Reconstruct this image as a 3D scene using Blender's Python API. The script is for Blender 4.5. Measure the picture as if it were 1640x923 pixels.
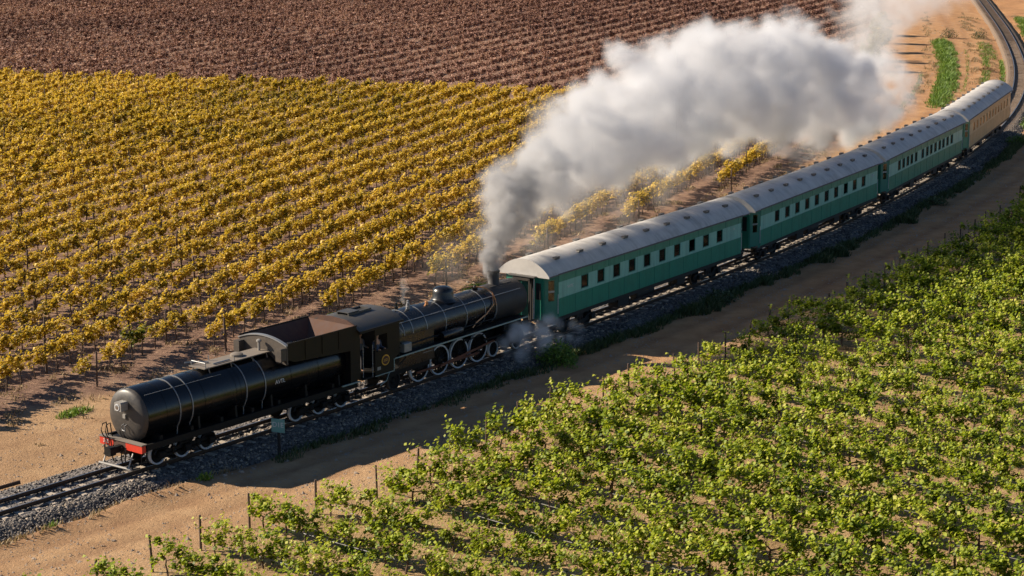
import bpy, math, random
import numpy as np
from mathutils import Vector, Matrix

for o in list(bpy.data.objects): bpy.data.objects.remove(o)
SC = bpy.context.scene
COL = SC.collection
R = math.radians
random.seed(7)
RNG = np.random.default_rng(11)

# ---------------------------------------------------------------- camera, light, exposure
CAM_H, PITCH, FPX = 23.81, 12.43, 3306.4
cam_d = bpy.data.cameras.new('camera')
cam_d.sensor_width = 36.0
cam_d.lens = FPX / 1640 * 36
cam_d.clip_end = 9000
cam = bpy.data.objects.new('camera', cam_d)
cam.location = (0, 0, CAM_H)
cam.rotation_euler = (R(90 - PITCH), 0, 0)
COL.objects.link(cam)
SC.camera = cam

SUN_EL = 29.0
SUN_DIR = Vector((-0.98, 0.199, 0)).normalized() * math.cos(R(SUN_EL)) + Vector((0, 0, math.sin(R(SUN_EL))))   # towards the sun
world = bpy.data.worlds.new('World')
SC.world = world
world.use_nodes = True
wn = world.node_tree.nodes
sky = wn.new('ShaderNodeTexSky')
sky.sky_type = 'NISHITA'
sky.sun_disc = False
sky.sun_elevation = R(SUN_EL)
sky.sun_rotation = math.atan2(SUN_DIR.x, SUN_DIR.y)
sky.air_density = 0.85
sky.dust_density = 0.1
sky.ozone_density = 3.5
wn['Background'].inputs['Strength'].default_value = 0.05
world.node_tree.links.new(sky.outputs['Color'], wn['Background'].inputs['Color'])
sun_d = bpy.data.lights.new('sun', 'SUN')
sun_d.energy = 5.0
sun_d.angle = R(0.53)
sun_d.color = (1.0, 0.86, 0.68)
sun = bpy.data.objects.new('sun', sun_d)
sun.rotation_euler = SUN_DIR.to_track_quat('Z', 'Y').to_euler()
sun.location = (0, 0, 60)
COL.objects.link(sun)
SC.view_settings.view_transform = 'Standard'
SC.view_settings.look = 'None'
SC.view_settings.gamma = 1.0
SC.view_settings.use_curve_mapping = False
SC.view_settings.exposure = 0.9
SC.render.engine = 'CYCLES'
SC.cycles.max_bounces = 10
SC.cycles.diffuse_bounces = 3
SC.cycles.glossy_bounces = 3
SC.cycles.transmission_bounces = 4
SC.cycles.transparent_max_bounces = 12
SC.cycles.volume_bounces = 5
SC.cycles.volume_max_steps = 256
SC.cycles.volume_step_rate = 1.3
SC.cycles.use_denoising = True
SC.cycles.use_adaptive_sampling = True
SC.cycles.adaptive_threshold = 0.015

# ---------------------------------------------------------------- track alignment (a plan of the railway)
_HS = np.array([-400, 0, 22, 42, 62, 82, 104, 142, 168, 210, 330, 3000.])
_HD = np.array([39.28, 39.28, 35.49, 33.27, 28.95, 25.74, 21.1, 14.4, 11.3, 9.4, 8.8, 8.8])
_ss = np.arange(-150, 700, 0.25)
_hh = np.radians(np.interp(_ss, _HS, _HD))
_ax = np.concatenate([[0], np.cumsum(np.sin((_hh[1:] + _hh[:-1]) / 2) * .25)])
_ay = np.concatenate([[0], np.cumsum(np.cos((_hh[1:] + _hh[:-1]) / 2) * .25)])
_i0 = int(np.argmin(abs(_ss)))
_ax += -14.93 - _ax[_i0]
_ay += 75.868 - _ay[_i0]

def axis(s):
    return float(np.interp(s, _ss, _ax)), float(np.interp(s, _ss, _ay)), float(np.interp(s, _ss, _hh))

def tp(s, lat, z=0.0):
    x, y, h = axis(s)
    return Vector((x + lat * math.cos(h), y - lat * math.sin(h), z))

def tp_np(s, lat):
    x = np.interp(s, _ss, _ax); y = np.interp(s, _ss, _ay); h = np.interp(s, _ss, _hh)
    return x + lat * np.cos(h), y - lat * np.sin(h)

_sub = slice(None, None, 4)
def s_lat(x, y):
    """chainage and lateral offset (plus = camera side) of world points"""
    x = np.asarray(x, float).ravel(); y = np.asarray(y, float).ravel()
    S = np.empty_like(x); L = np.empty_like(x)
    ax, ay, hh, ss = _ax[_sub], _ay[_sub], _hh[_sub], _ss[_sub]
    for a in range(0, len(x), 20000):
        b = a + 20000
        d = (x[a:b, None] - ax) ** 2 + (y[a:b, None] - ay) ** 2
        i = d.argmin(1)
        dx = x[a:b] - ax[i]; dy = y[a:b] - ay[i]
        sh, ch = np.sin(hh[i]), np.cos(hh[i])
        S[a:b] = ss[i] + dx * sh + dy * ch
        L[a:b] = dx * ch - dy * sh
    return S, L

def in_view(x, y, z=0.0, mu=90, mv=70):
    c, s = math.cos(R(PITCH)), math.sin(R(PITCH))
    dz = z - CAM_H
    dep = y * c - dz * s
    up = y * s + dz * c
    u = 820 + FPX * x / np.maximum(dep, 1)
    v = 461.5 - FPX * up / np.maximum(dep, 1)
    return (dep > 10) & (u > -mu) & (u < 1640 + mu) & (v > -mv) & (v < 923 + mv)

def vnoise(x, y, seed=0):
    """smooth value noise, 0..1"""
    xi = np.floor(x).astype(np.int64); yi = np.floor(y).astype(np.int64)
    fx = x - xi; fy = y - yi
    fx = fx * fx * (3 - 2 * fx); fy = fy * fy * (3 - 2 * fy)
    def h(i, j):
        n = (i * 374761393 + j * 668265263 + seed * 974634777) & 0xffffffff
        n = ((n ^ (n >> 13)) * 1274126177) & 0xffffffff
        return ((n ^ (n >> 16)) & 0xffff) / 65535.0
    return (h(xi, yi) * (1 - fx) + h(xi + 1, yi) * fx) * (1 - fy) + (h(xi, yi + 1) * (1 - fx) + h(xi + 1, yi + 1) * fx) * fy

def fbm(x, y, seed=0, n=4):
    t = 0; a = .5; k = 1.0
    for i in range(n):
        t = t + a * vnoise(x * k, y * k, seed + i); a *= .5; k *= 2.03
    return t

# ---------------------------------------------------------------- mesh helpers
def tag(o, label=None, cat=None, group=None, kind=None):
    if label: o['label'] = label
    if cat: o['category'] = cat
    if group: o['group'] = group
    if kind: o['kind'] = kind
    return o

def empty(name, loc=(0, 0, 0), rz=0.0, parent=None):
    o = bpy.data.objects.new(name, None)
    o.empty_display_size = 0.3
    o.location = loc
    o.rotation_euler = (0, 0, rz)
    o.parent = parent
    COL.objects.link(o)
    return o

def link(name, me, parent=None, loc=None, rz=None):
    o = bpy.data.objects.new(name, me)
    o.parent = parent
    if loc is not None: o.location = loc
    if rz is not None: o.rotation_euler = (0, 0, rz)
    COL.objects.link(o)
    return o

def np_mesh(name, verts, faces, mat, attr=None, smooth=False):
    """verts (n,3), faces (m,3|4) -> mesh; attr: dict name -> per-vertex float or (n,4) colour"""
    me = bpy.data.meshes.new(name)
    verts = np.ascontiguousarray(verts, np.float32); faces = np.ascontiguousarray(faces, np.int32)
    k = faces.shape[1]
    me.vertices.add(len(verts)); me.vertices.foreach_set('co', verts.ravel())
    me.loops.add(faces.size); me.loops.foreach_set('vertex_index', faces.ravel())
    me.polygons.add(len(faces))
    me.polygons.foreach_set('loop_start', np.arange(0, faces.size, k, dtype=np.int32))
    me.polygons.foreach_set('loop_total', np.full(len(faces), k, np.int32))
    if smooth: me.polygons.foreach_set('use_smooth', np.ones(len(faces), bool))
    for n, a in (attr or {}).items():
        a = np.asarray(a, np.float32)
        if a.ndim == 1:
            me.attributes.new(n, 'FLOAT', 'POINT').data.foreach_set('value', a)
        else:
            me.attributes.new(n, 'FLOAT_COLOR', 'POINT').data.foreach_set('color', a.ravel())
    me.update(calc_edges=True)
    if mat: me.materials.append(mat)
    return me

class MB:
    def __init__(self): self.v = []; self.f = []
    def add(self, vs, fs):
        n = len(self.v)
        self.v += [tuple(p) for p in vs]; self.f += [tuple(i + n for i in q) for q in fs]
        return self
    def box(self, x0, x1, y0, y1, z0, z1):
        return self.add([(x0, y0, z0), (x1, y0, z0), (x1, y1, z0), (x0, y1, z0), (x0, y0, z1), (x1, y0, z1), (x1, y1, z1), (x0, y1, z1)],
                        [(0, 3, 2, 1), (4, 5, 6, 7), (0, 1, 5, 4), (1, 2, 6, 5), (2, 3, 7, 6), (3, 0, 4, 7)])
    def bbox(self, x0, x1, y0, y1, z0, z1, b=.02):
        """box with chamfered edges along x"""
        p = [(y0 + b, z0), (y1 - b, z0), (y1, z0 + b), (y1, z1 - b), (y1 - b, z1), (y0 + b, z1), (y0, z1 - b), (y0, z0 + b)]
        return self.prism_x(p, x0, x1)
    def prism_x(self, poly, x0, x1):
        n = len(poly)
        vs = [(x0, a, b) for a, b in poly] + [(x1, a, b) for a, b in poly]
        return self.add(vs, [tuple(range(n))[::-1], tuple(range(n, 2 * n))] + [(i, (i + 1) % n, n + (i + 1) % n, n + i) for i in range(n)])
    def prism_y(self, poly, y0, y1):
        n = len(poly)
        vs = [(a, y0, b) for a, b in poly] + [(a, y1, b) for a, b in poly]
        return self.add(vs, [tuple(range(n)), tuple(range(n, 2 * n))[::-1]] + [(i, n + i, n + (i + 1) % n, (i + 1) % n) for i in range(n)])
    def prism_z(self, poly, z0, z1):
        n = len(poly)
        vs = [(a, b, z0) for a, b in poly] + [(a, b, z1) for a, b in poly]
        return self.add(vs, [tuple(range(n))[::-1], tuple(range(n, 2 * n))] + [(i, (i + 1) % n, n + (i + 1) % n, n + i) for i in range(n)])
    def tube(self, path, r, n=8, caps=True):
        path = [Vector(p) for p in path]
        rr = r if isinstance(r, (list, tuple)) else [r] * len(path)
        vs = []; prev = None
        for i, p in enumerate(path):
            a = path[max(i - 1, 0)]; b = path[min(i + 1, len(path) - 1)]
            t = (b - a).normalized()
            ref = Vector((0, 0, 1)) if abs(t.z) < .9 else Vector((1, 0, 0))
            u = t.cross(ref).normalized(); w = t.cross(u)
            for k in range(n):
                ang = 2 * math.pi * k / n
                vs.append(p + (u * math.cos(ang) + w * math.sin(ang)) * rr[i])
        fs = []
        for i in range(len(path) - 1):
            for k in range(n):
                fs.append((i * n + k, i * n + (k + 1) % n, (i + 1) * n + (k + 1) % n, (i + 1) * n + k))
        if caps: fs += [tuple(range(n))[::-1], tuple(range((len(path) - 1) * n, len(path) * n))]
        return self.add(vs, fs)
    def lathe(self, prof, org=(0, 0, 0), ax='x', n=24, cap=True):
        """prof: (position along axis, radius)"""
        vs = []
        for a, r in prof:
            for k in range(n):
                t = 2 * math.pi * k / n
                c, s = r * math.cos(t), r * math.sin(t)
                q = {'x': (a, c, s), 'y': (c, a, s), 'z': (c, s, a)}[ax]
                vs.append((q[0] + org[0], q[1] + org[1], q[2] + org[2]))
        fs = []
        for i in range(len(prof) - 1):
            for k in range(n):
                q = (i * n + k, i * n + (k + 1) % n, (i + 1) * n + (k + 1) % n, (i + 1) * n + k)
                fs.append(q if ax != 'y' else q[::-1])
        if cap:
            fs += [tuple(range(n))[::-1], tuple(range((len(prof) - 1) * n, len(prof) * n))]
        return self.add(vs, fs)
    def ring(self, r_out, r_in, a0, a1, org, ax='y', n=28):
        return self.lathe([(a0, r_in), (a0, r_out), (a1, r_out), (a1, r_in), (a0, r_in)], org, ax, n, cap=False)
    def mesh(self, name, mat, smooth=None):
        me = bpy.data.meshes.new(name)
        me.from_pydata(self.v, [], self.f)
        me.update()
        import bmesh
        bm = bmesh.new(); bm.from_mesh(me)
        bmesh.ops.recalc_face_normals(bm, faces=bm.faces)
        bm.to_mesh(me); bm.free()
        if mat: me.materials.append(mat)
        if smooth:
            me.shade_smooth(); me.set_sharp_from_angle(angle=R(smooth))
        return me
    def build(self, name, mat, parent=None, smooth=None):
        return link(name, self.mesh(name, mat, smooth), parent)

# ---------------------------------------------------------------- materials
class NT:
    def __init__(self, name):
        self.m = bpy.data.materials.new(name); self.m.use_nodes = True
        self.t = self.m.node_tree; self.n = self.t.nodes
        self.b = self.n['Principled BSDF']; self.out = self.n['Material Output']
    def new(self, typ, **kw):
        nd = self.n.new(typ)
        for k, v in kw.items():
            if hasattr(nd, k) and not k[0].isupper(): setattr(nd, k, v)
            else: nd.inputs[k].default_value = v
        return nd
    def lk(self, a, b): self.t.links.new(a, b)
    def noise(self, scale, detail=4, rough=.55, coord='Object', vec=None):
        nd = self.n.new('ShaderNodeTexNoise')
        nd.inputs['Scale'].default_value = scale; nd.inputs['Detail'].default_value = detail; nd.inputs['Roughness'].default_value = rough
        if vec is None:
            tc = self.n.new('ShaderNodeTexCoord'); vec = tc.outputs[coord]
        self.lk(vec, nd.inputs['Vector'])
        return nd.outputs['Fac']
    def ramp(self, fac, stops):
        nd = self.n.new('ShaderNodeValToRGB')
        e = nd.color_ramp.elements
        while len(e) < len(stops): e.new(.5)
        for el, (p, c) in zip(e, stops):
            el.position = p; el.color = (*c, 1) if len(c) == 3 else c
        self.lk(fac, nd.inputs['Fac'])
        return nd.outputs['Color']
    def mix(self, fac, a, b, blend='MIX'):
        nd = self.n.new('ShaderNodeMix'); nd.data_type = 'RGBA'; nd.blend_type = blend
        for sock, val in ((nd.inputs[0], fac), (nd.inputs[6], a), (nd.inputs[7], b)):
            if hasattr(val, 'node'): self.lk(val, sock)
            else: sock.default_value = val if not isinstance(val, tuple) else (*val, 1)[:4]
        return nd.outputs[2]
    def math(self, op, a, b=0.0, c=None):
        nd = self.n.new('ShaderNodeMath'); nd.operation = op
        for i, v in enumerate((a, b, c)):
            if v is None: continue
            if hasattr(v, 'node'): self.lk(v, nd.inputs[i])
            else: nd.inputs[i].default_value = v
        return nd.outputs[0]
    def attr(self, name, out='Fac'):
        nd = self.n.new('ShaderNodeAttribute'); nd.attribute_name = name
        return nd.outputs[out]
    def bump(self, h, strength=.3, dist=.02):
        nd = self.n.new('ShaderNodeBump'); nd.inputs['Strength'].default_value = strength; nd.inputs['Distance'].default_value = dist
        self.lk(h, nd.inputs['Height']); self.lk(nd.outputs['Normal'], self.b.inputs['Normal'])

def paint(name, col, rough=.5, metal=0.0, dirt=(.10, .07, .05), amount=.35, scale=1.3, spec=.5, bump=.0, coat=0.0, streak=0.0):
    t = NT(name)
    n1 = t.noise(scale, 6, .65)
    n2 = t.noise(scale * 9, 4, .6)
    f = t.ramp(t.math('MULTIPLY', n1, t.math('ADD', n2, .5)), [(.42, (0, 0, 0)), (.75, (1, 1, 1))])
    f = t.math('MULTIPLY', f, amount)
    c = t.mix(f, col, dirt)
    if streak:
        tc = t.n.new('ShaderNodeTexCoord'); mp = t.n.new('ShaderNodeMapping'); mp.inputs['Scale'].default_value = (4.5, 4.5, .35)
        t.lk(tc.outputs['Object'], mp.inputs['Vector'])
        sk = t.ramp(t.noise(1.0, 6, .7, vec=mp.outputs['Vector']), [(.48, (0, 0, 0)), (.72, (1, 1, 1))])
        c = t.mix(t.math('MULTIPLY', sk, streak), c, tuple(k * .35 + .012 for k in col))
    t.lk(c, t.b.inputs['Base Color'])
    rg = t.math('MULTIPLY_ADD', f, .45, rough)
    t.lk(rg, t.b.inputs['Roughness'])
    t.b.inputs['Metallic'].default_value = metal
    t.b.inputs['Specular IOR Level'].default_value = spec
    t.b.inputs['Coat Weight'].default_value = coat
    t.b.inputs['Coat Roughness'].default_value = .15
    if bump: t.bump(n2, bump, .01)
    return t.m

def leaf_mat(name, cols, trans=.35, rough=.55):
    """cols: dark, mid, light; per-leaf 'tint' attribute picks between them, a per-vine random shifts it"""
    t = NT(name)
    oi = t.n.new('ShaderNodeObjectInfo')
    v = t.math('ADD', t.attr('tint'), t.math('MULTIPLY_ADD', oi.outputs['Random'], .24, -.12))
    k = len(cols) - 1
    c = t.ramp(v, [(i / k * .9 + .05, col) for i, col in enumerate(cols)])
    t.lk(c, t.b.inputs['Base Color'])
    t.b.inputs['Roughness'].default_value = rough
    t.b.inputs['Specular IOR Level'].default_value = .35
    tr = t.n.new('ShaderNodeBsdfTranslucent')
    t.lk(t.mix(.35, c, (1, 1, .3), 'MULTIPLY'), tr.inputs['Color'])
    mx = t.n.new('ShaderNodeMixShader'); mx.inputs[0].default_value = trans
    t.lk(t.b.outputs[0], mx.inputs[1]); t.lk(tr.outputs[0], mx.inputs[2]); t.lk(mx.outputs[0], t.out.inputs['Surface'])
    return t.m

M = {}
M['black'] = paint('black_paint', (.003, .0035, .0045), .19, amount=.3, dirt=(.014, .011, .009), scale=.9, spec=.5, streak=.35)
M['black_dull'] = paint('sooty_steel', (.007, .007, .0075), .5, amount=.5, dirt=(.022, .017, .013), scale=2, spec=.25)
M['boiler'] = paint('boiler_paint', (.005, .0055, .007), .26, amount=.45, dirt=(.024, .02, .017), scale=1.1, spec=.6)
M['smokebox'] = paint('smokebox_graphite', (.022, .022, .024), .55, amount=.5, dirt=(.055, .045, .035), scale=1.5)
M['tank_end'] = paint('tank_end_paint', (.045, .042, .04), .42, amount=.5, dirt=(.11, .085, .06), scale=1.6)
M['cab_roof'] = paint('cab_roof_grey', (.05, .05, .05), .5, amount=.5, dirt=(.10, .085, .065), scale=2)
M['coal_plate'] = paint('bunker_plate', (.016, .013, .008), .5, amount=.7, dirt=(.04, .026, .013), scale=1.2, spec=.2)
M['bunker_front'] = paint('bunker_front_plate', (.06, .05, .042), .55, amount=.6, dirt=(.11, .08, .055), scale=1.5)
M['coal_inside'] = paint('bunker_rust', (.075, .034, .023), .8, amount=.7, dirt=(.16, .09, .055), scale=1.6)
M['coal'] = paint('coal', (.012, .012, .013), .45, amount=.2, scale=6, bump=.5)
M['strap'] = paint('steel_strap', (.27, .28, .29), .4, .3, amount=.3)
M['walkway'] = paint('walkway_plate', (.19, .165, .14), .7, amount=.5, dirt=(.2, .15, .1), scale=3)
M['red'] = paint('red_buffer_beam', (.62, .045, .018), .45, amount=.25, dirt=(.12, .04, .02), scale=3)
M['white_rim'] = paint('white_tyre_paint', (.62, .64, .66), .5, amount=.3, dirt=(.2, .19, .18), scale=4)
M['edge_white'] = paint('footplate_edge', (.28, .36, .33), .5, amount=.3)
M['rod'] = paint('motion_steel', (.22, .10, .07), .4, .5, amount=.4, dirt=(.12, .05, .03))
M['copper'] = paint('copper_pipe', (.62, .30, .14), .35, .7, amount=.3)
M['brass'] = paint('brass_plate', (.55, .36, .06), .35, .5, amount=.2, scale=8)
M['headlamp'] = paint('lamp_housing', (.32, .31, .29), .45, .2, amount=.3)
M['white'] = paint('white_lettering', (.7, .7, .68), .6, amount=.15)
M['rail'] = paint('rail_rust', (.075, .045, .03), .6, .4, amount=.4, dirt=(.13, .07, .04), scale=3)
M['rail_top'] = paint('rail_head', (.40, .38, .36), .28, .9, amount=.2)
M['sleeper'] = paint('concrete_sleeper', (.46, .40, .33), .9, amount=.5, dirt=(.26, .20, .15), scale=3, bump=.2)
M['sleeper_old'] = paint('silted_sleeper', (.22, .16, .115), .9, amount=.5, dirt=(.14, .1, .07), scale=3, bump=.2)
M['green'] = paint('coach_dark_green', (.026, .235, .152), .38, amount=.3, streak=.5, dirt=(.05, .12, .09), scale=.7, spec=.45)
M['green_mid'] = paint('coach_upper_green', (.065, .27, .18), .4, amount=.35, streak=.5, dirt=(.07, .12, .08), scale=.7, spec=.45)
M['green_light'] = paint('coach_light_band', (.25, .52, .43), .4, amount=.25, streak=.5, dirt=(.13, .24, .2), scale=.8, spec=.45)
M['green_deep'] = paint('vestibule_green', (.014, .17, .125), .45, amount=.35, dirt=(.04, .07, .05), scale=1)
M['tan'] = paint('coach_tan', (.50, .34, .17), .45, amount=.35, streak=.5, dirt=(.36, .25, .13), scale=.8)
M['tan_light'] = paint('coach_tan_band', (.58, .42, .23), .45, amount=.3, dirt=(.4, .26, .14), scale=.8)
M['blind'] = paint('window_blind', (.62, .44, .24), .8, amount=.2)
M['underframe'] = paint('underframe_black', (.013, .013, .014), .6, amount=.5, dirt=(.05, .04, .03), scale=2)
M['bellows'] = paint('gangway_bellows', (.03, .028, .026), .85, amount=.5)
M['vent'] = paint('roof_vent_metal', (.12, .115, .11), .6, amount=.5, dirt=(.06, .055, .05), scale=5)
M['rail_white'] = paint('handrail_white', (.66, .66, .64), .45, amount=.2)
M['seat'] = paint('seat_cloth', (.05, .035, .03), .85, amount=.2)
M['floor'] = paint('coach_floor', (.10, .07, .05), .8, amount=.3)
M['interior'] = paint('coach_interior', (.20, .14, .09), .7, amount=.3)
M['post'] = paint('weathered_post', (.085, .055, .04), .85, amount=.5, dirt=(.17, .12, .085), scale=6, bump=.3)
M['trunk'] = paint('vine_bark', (.10, .065, .045), .9, amount=.5, dirt=(.05, .035, .025), scale=9, bump=.4)
M['pipe'] = paint('drip_pipe', (.09, .09, .10), .5, amount=.4, dirt=(.3, .25, .2), scale=4)
M['sign'] = paint('sign_plate', (.17, .38, .34), .45, amount=.3, dirt=(.2, .25, .22), scale=6)
M['skin'] = paint('skin', (.46, .26, .17), .55, amount=.05)
M['hair'] = paint('hair', (.03, .02, .015), .7, amount=.1)
M['stone'] = paint('field_stone', (.36, .29, .23), .9, amount=.4, scale=7)
M['plank'] = paint('pale_timber', (.5, .43, .34), .8, amount=.4, dirt=(.3, .24, .18), scale=5)
for nm, c in (('cloth_blue', (.05, .07, .12)), ('cloth_yellow', (.75, .50, .05)), ('cloth_white', (.75, .74, .72)), ('cloth_grey', (.2, .2, .22)), ('cloth_dark', (.03, .03, .04))):
    M[nm] = paint(nm, c, .85, amount=.1)

def roof_mat():
    t = NT('coach_roof_silver')
    n1 = t.noise(.55, 7, .68); n2 = t.noise(5.0, 5, .6)
    tc = t.n.new('ShaderNodeTexCoord'); mp = t.n.new('ShaderNodeMapping'); mp.inputs['Scale'].default_value = (2.6, .35, .35)
    t.lk(tc.outputs['Object'], mp.inputs['Vector'])
    streak = t.noise(1.6, 5, .7, vec=mp.outputs['Vector'])
    c = t.ramp(t.math('ADD', t.math('MULTIPLY', n1, .6), t.math('MULTIPLY', streak, .45)), [(.30, (.2, .19, .18)), (.52, (.5, .485, .465)), (.75, (.66, .645, .62))])
    c = t.mix(t.math('MULTIPLY', n2, .25), c, (.33, .28, .23))
    t.lk(c, t.b.inputs['Base Color'])
    t.b.inputs['Roughness'].default_value = .62
    t.b.inputs['Specular IOR Level'].default_value = .4
    t.bump(n2, .15, .02)
    return t.m
M['roof'] = roof_mat()

def glass_mat():
    t = NT('window_glass')
    tr = t.n.new('ShaderNodeBsdfTransparent'); tr.inputs['Color'].default_value = (.78, .84, .82, 1)
    gl = t.n.new('ShaderNodeBsdfGlossy'); gl.inputs['Roughness'].default_value = .03
    fr = t.n.new('ShaderNodeFresnel'); fr.inputs['IOR'].default_value = 1.75
    mx = t.n.new('ShaderNodeMixShader')
    t.lk(fr.outputs[0], mx.inputs[0]); t.lk(tr.outputs[0], mx.inputs[1]); t.lk(gl.outputs[0], mx.inputs[2]); t.lk(mx.outputs[0], t.out.inputs['Surface'])
    return t.m
M['glass'] = glass_mat()

def ground_mat():
    t = NT('ground_soil')
    z = t.n.new('ShaderNodeAttribute'); z.attribute_name = 'zone'
    sp = t.n.new('ShaderNodeSeparateColor'); t.lk(z.outputs['Color'], sp.inputs[0])
    tc = t.n.new('ShaderNodeTexCoord')
    P = tc.outputs['Object']
    n_big = t.noise(.09, 5, .6, vec=P); n_mid = t.noise(.8, 6, .65, vec=P); n_fine = t.noise(6, 5, .7, vec=P); n_grit = t.noise(26, 3, .7, vec=P)
    sand = t.ramp(t.math('ADD', t.math('MULTIPLY', n_mid, .6), t.math('MULTIPLY', n_big, .4)), [(.32, (.30, .175, .09)), (.5, (.43, .27, .145)), (.68, (.54, .37, .21))])
    sand = t.mix(t.math('MULTIPLY', n_fine, .35), sand, (.33, .22, .13))
    red = t.ramp(n_mid, [(.3, (.38, .19, .085)), (.55, (.5, .27, .125)), (.75, (.56, .34, .18))])
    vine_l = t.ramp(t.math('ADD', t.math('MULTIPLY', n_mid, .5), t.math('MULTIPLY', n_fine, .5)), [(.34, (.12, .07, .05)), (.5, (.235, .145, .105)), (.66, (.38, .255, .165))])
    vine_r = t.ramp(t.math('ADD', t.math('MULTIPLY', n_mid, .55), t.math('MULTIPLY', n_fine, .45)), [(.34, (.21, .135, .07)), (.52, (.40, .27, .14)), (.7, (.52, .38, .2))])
    tr_ = t.attr('wear')
    sand = t.mix(t.math('MULTIPLY', tr_, t.math('ADD', t.math('MULTIPLY', n_fine, .8), .25)), sand, (.19, .10, .058))
    clod = t.noise(2.6, 6, .75, vec=P)
    sand = t.mix(t.ramp(clod, [(.56, (0, 0, 0)), (.66, (.6, .6, .6))]), sand, (.25, .155, .09))
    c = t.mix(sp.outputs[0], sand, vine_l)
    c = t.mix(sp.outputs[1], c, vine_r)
    red = t.mix(t.math('MULTIPLY', tr_, t.math('ADD', n_fine, .2)), red, (.2, .10, .055))
    c = t.mix(sp.outputs[2], c, red)
    c = t.mix(t.math('MULTIPLY', t.ramp(n_grit, [(.62, (0, 0, 0)), (.72, (1, 1, 1))]), .35), c, (.55, .45, .34))
    t.lk(c, t.b.inputs['Base Color'])
    t.b.inputs['Roughness'].default_value = .95
    t.b.inputs['Specular IOR Level'].default_value = .15
    h = t.math('ADD', t.math('MULTIPLY', n_fine, .7), t.math('MULTIPLY', n_grit, .4))
    t.bump(h, .9, .1)
    return t.m
M['ground'] = ground_mat()

def ballast_mat(name, dark):
    t = NT(name)
    tc = t.n.new('ShaderNodeTexCoord')
    vo = t.n.new('ShaderNodeTexVoronoi'); vo.inputs['Scale'].default_value = 9
    t.lk(tc.outputs['Object'], vo.inputs['Vector'])
    n = t.noise(1.1, 5, .6, vec=tc.outputs['Object'])
    sp = t.n.new('ShaderNodeSeparateColor'); t.lk(vo.outputs['Color'], sp.inputs[0])
    c = t.ramp(sp.outputs[0], [(.0, tuple(k * .5 for k in dark)), (.5, dark), (1, tuple(k * 1.7 for k in dark))])
    sf = t.math('ADD', t.math('MULTIPLY', t.math('SUBTRACT', n, .5), 1.6), t.attr('silt'))
    cl = t.n.new('ShaderNodeClamp'); t.lk(sf, cl.inputs[0])
    c = t.mix(cl.outputs[0], c, (.17, .115, .072))
    t.lk(c, t.b.inputs['Base Color']); t.b.inputs['Roughness'].default_value = .85
    t.bump(vo.outputs['Distance'], .9, .06)
    return t.m
M['ballast'] = ballast_mat('ballast_bed', (.12, .112, .108))

def stone_mat():
    t = NT('ballast_stone')
    v = t.attr('tint')
    c = t.ramp(v, [(.0, (.045, .042, .04)), (.45, (.115, .105, .098)), (.8, (.2, .175, .155)), (1, (.42, .34, .25))])
    t.lk(c, t.b.inputs['Base Color']); t.b.inputs['Roughness'].default_value = .8
    return t.m
M['ballast_stone'] = stone_mat()

M['leaf_green'] = leaf_mat('vine_leaf_green', [(.055, .10, .008), (.21, .28, .014), (.38, .435, .028), (.62, .58, .13)], .45)
M['leaf_yellow'] = leaf_mat('vine_leaf_yellow', [(.07, .085, .012), (.30, .225, .02), (.50, .345, .028), (.60, .405, .035), (.72, .52, .10)], .42)
M['leaf_brown'] = leaf_mat('vine_leaf_brown', [(.11, .052, .042), (.25, .128, .098), (.36, .2, .15), (.5, .33, .23)], .2, .8)
M['leaf_mixed'] = leaf_mat('vine_leaf_turning', [(.035, .065, .012), (.12, .15, .018), (.28, .24, .02), (.5, .36, .04)], .35)
M['leaf_dry'] = leaf_mat('dry_leaf', [(.12, .07, .04), (.26, .15, .08), (.36, .23, .12), (.45, .31, .17)], .2, .8)
M['grass'] = leaf_mat('grass_blade', [(.05, .09, .015), (.11, .2, .025), (.18, .29, .035), (.3, .36, .07)], .3)
M['grass_shade'] = leaf_mat('shaded_verge_grass', [(.03, .055, .02), (.06, .09, .03), (.10, .13, .05), (.25, .22, .12)], .25)  # grass greens darkened for plants standing in shade
M['grass_dry'] = leaf_mat('dry_grass', [(.16, .11, .06), (.28, .2, .11), (.38, .29, .17), (.5, .4, .26)], .25, .8)

# ---------------------------------------------------------------- ground
def ground_z(S, L, x, y):
    near = np.interp(L, [-1e4, -60, -12, -10, -6, -2.6, -1.7, 1.6, 2.35, 2.9, 8.0, 10, 40, 1e4],
                     [-.05, -.05, -.10, -.28, -.38, -.52, -.62, -.66, -.50, -.34, -.32, -.28, -.30, -.30])
    k = np.clip((S - 105) / 25, 0, 1)
    far = np.interp(L, [-1e4, -12, -2.6, -1.7, 1.7, 2.6, 1e4], [-.05, -.15, -.40, -.6, -.6, -.45, -.45])
    z = near * (1 - k) + far * k
    fade = np.clip((np.abs(L) - 1.8) / .8, 0, 1)
    z = z + fade * ((fbm(x * .35, y * .35, 3) - .5) * .16 + (fbm(x * 1.6, y * 1.6, 9, 3) - .5) * .07)
    # bank of spoil along the ballast foot ahead of the train
    z = z + .22 * np.exp(-((L - 2.9) / .4) ** 2) * np.clip((4 - S) / 4, 0, 1) * (.3 + vnoise(S * .5, S * 0, 5))
    # wheel ruts of the dirt road
    for r0 in (4.2, 5.9):
        z = z - .06 * np.exp(-((L - r0 - .25 * np.sin(S * .07)) / .28) ** 2) * (S > -40)
    return z

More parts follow.
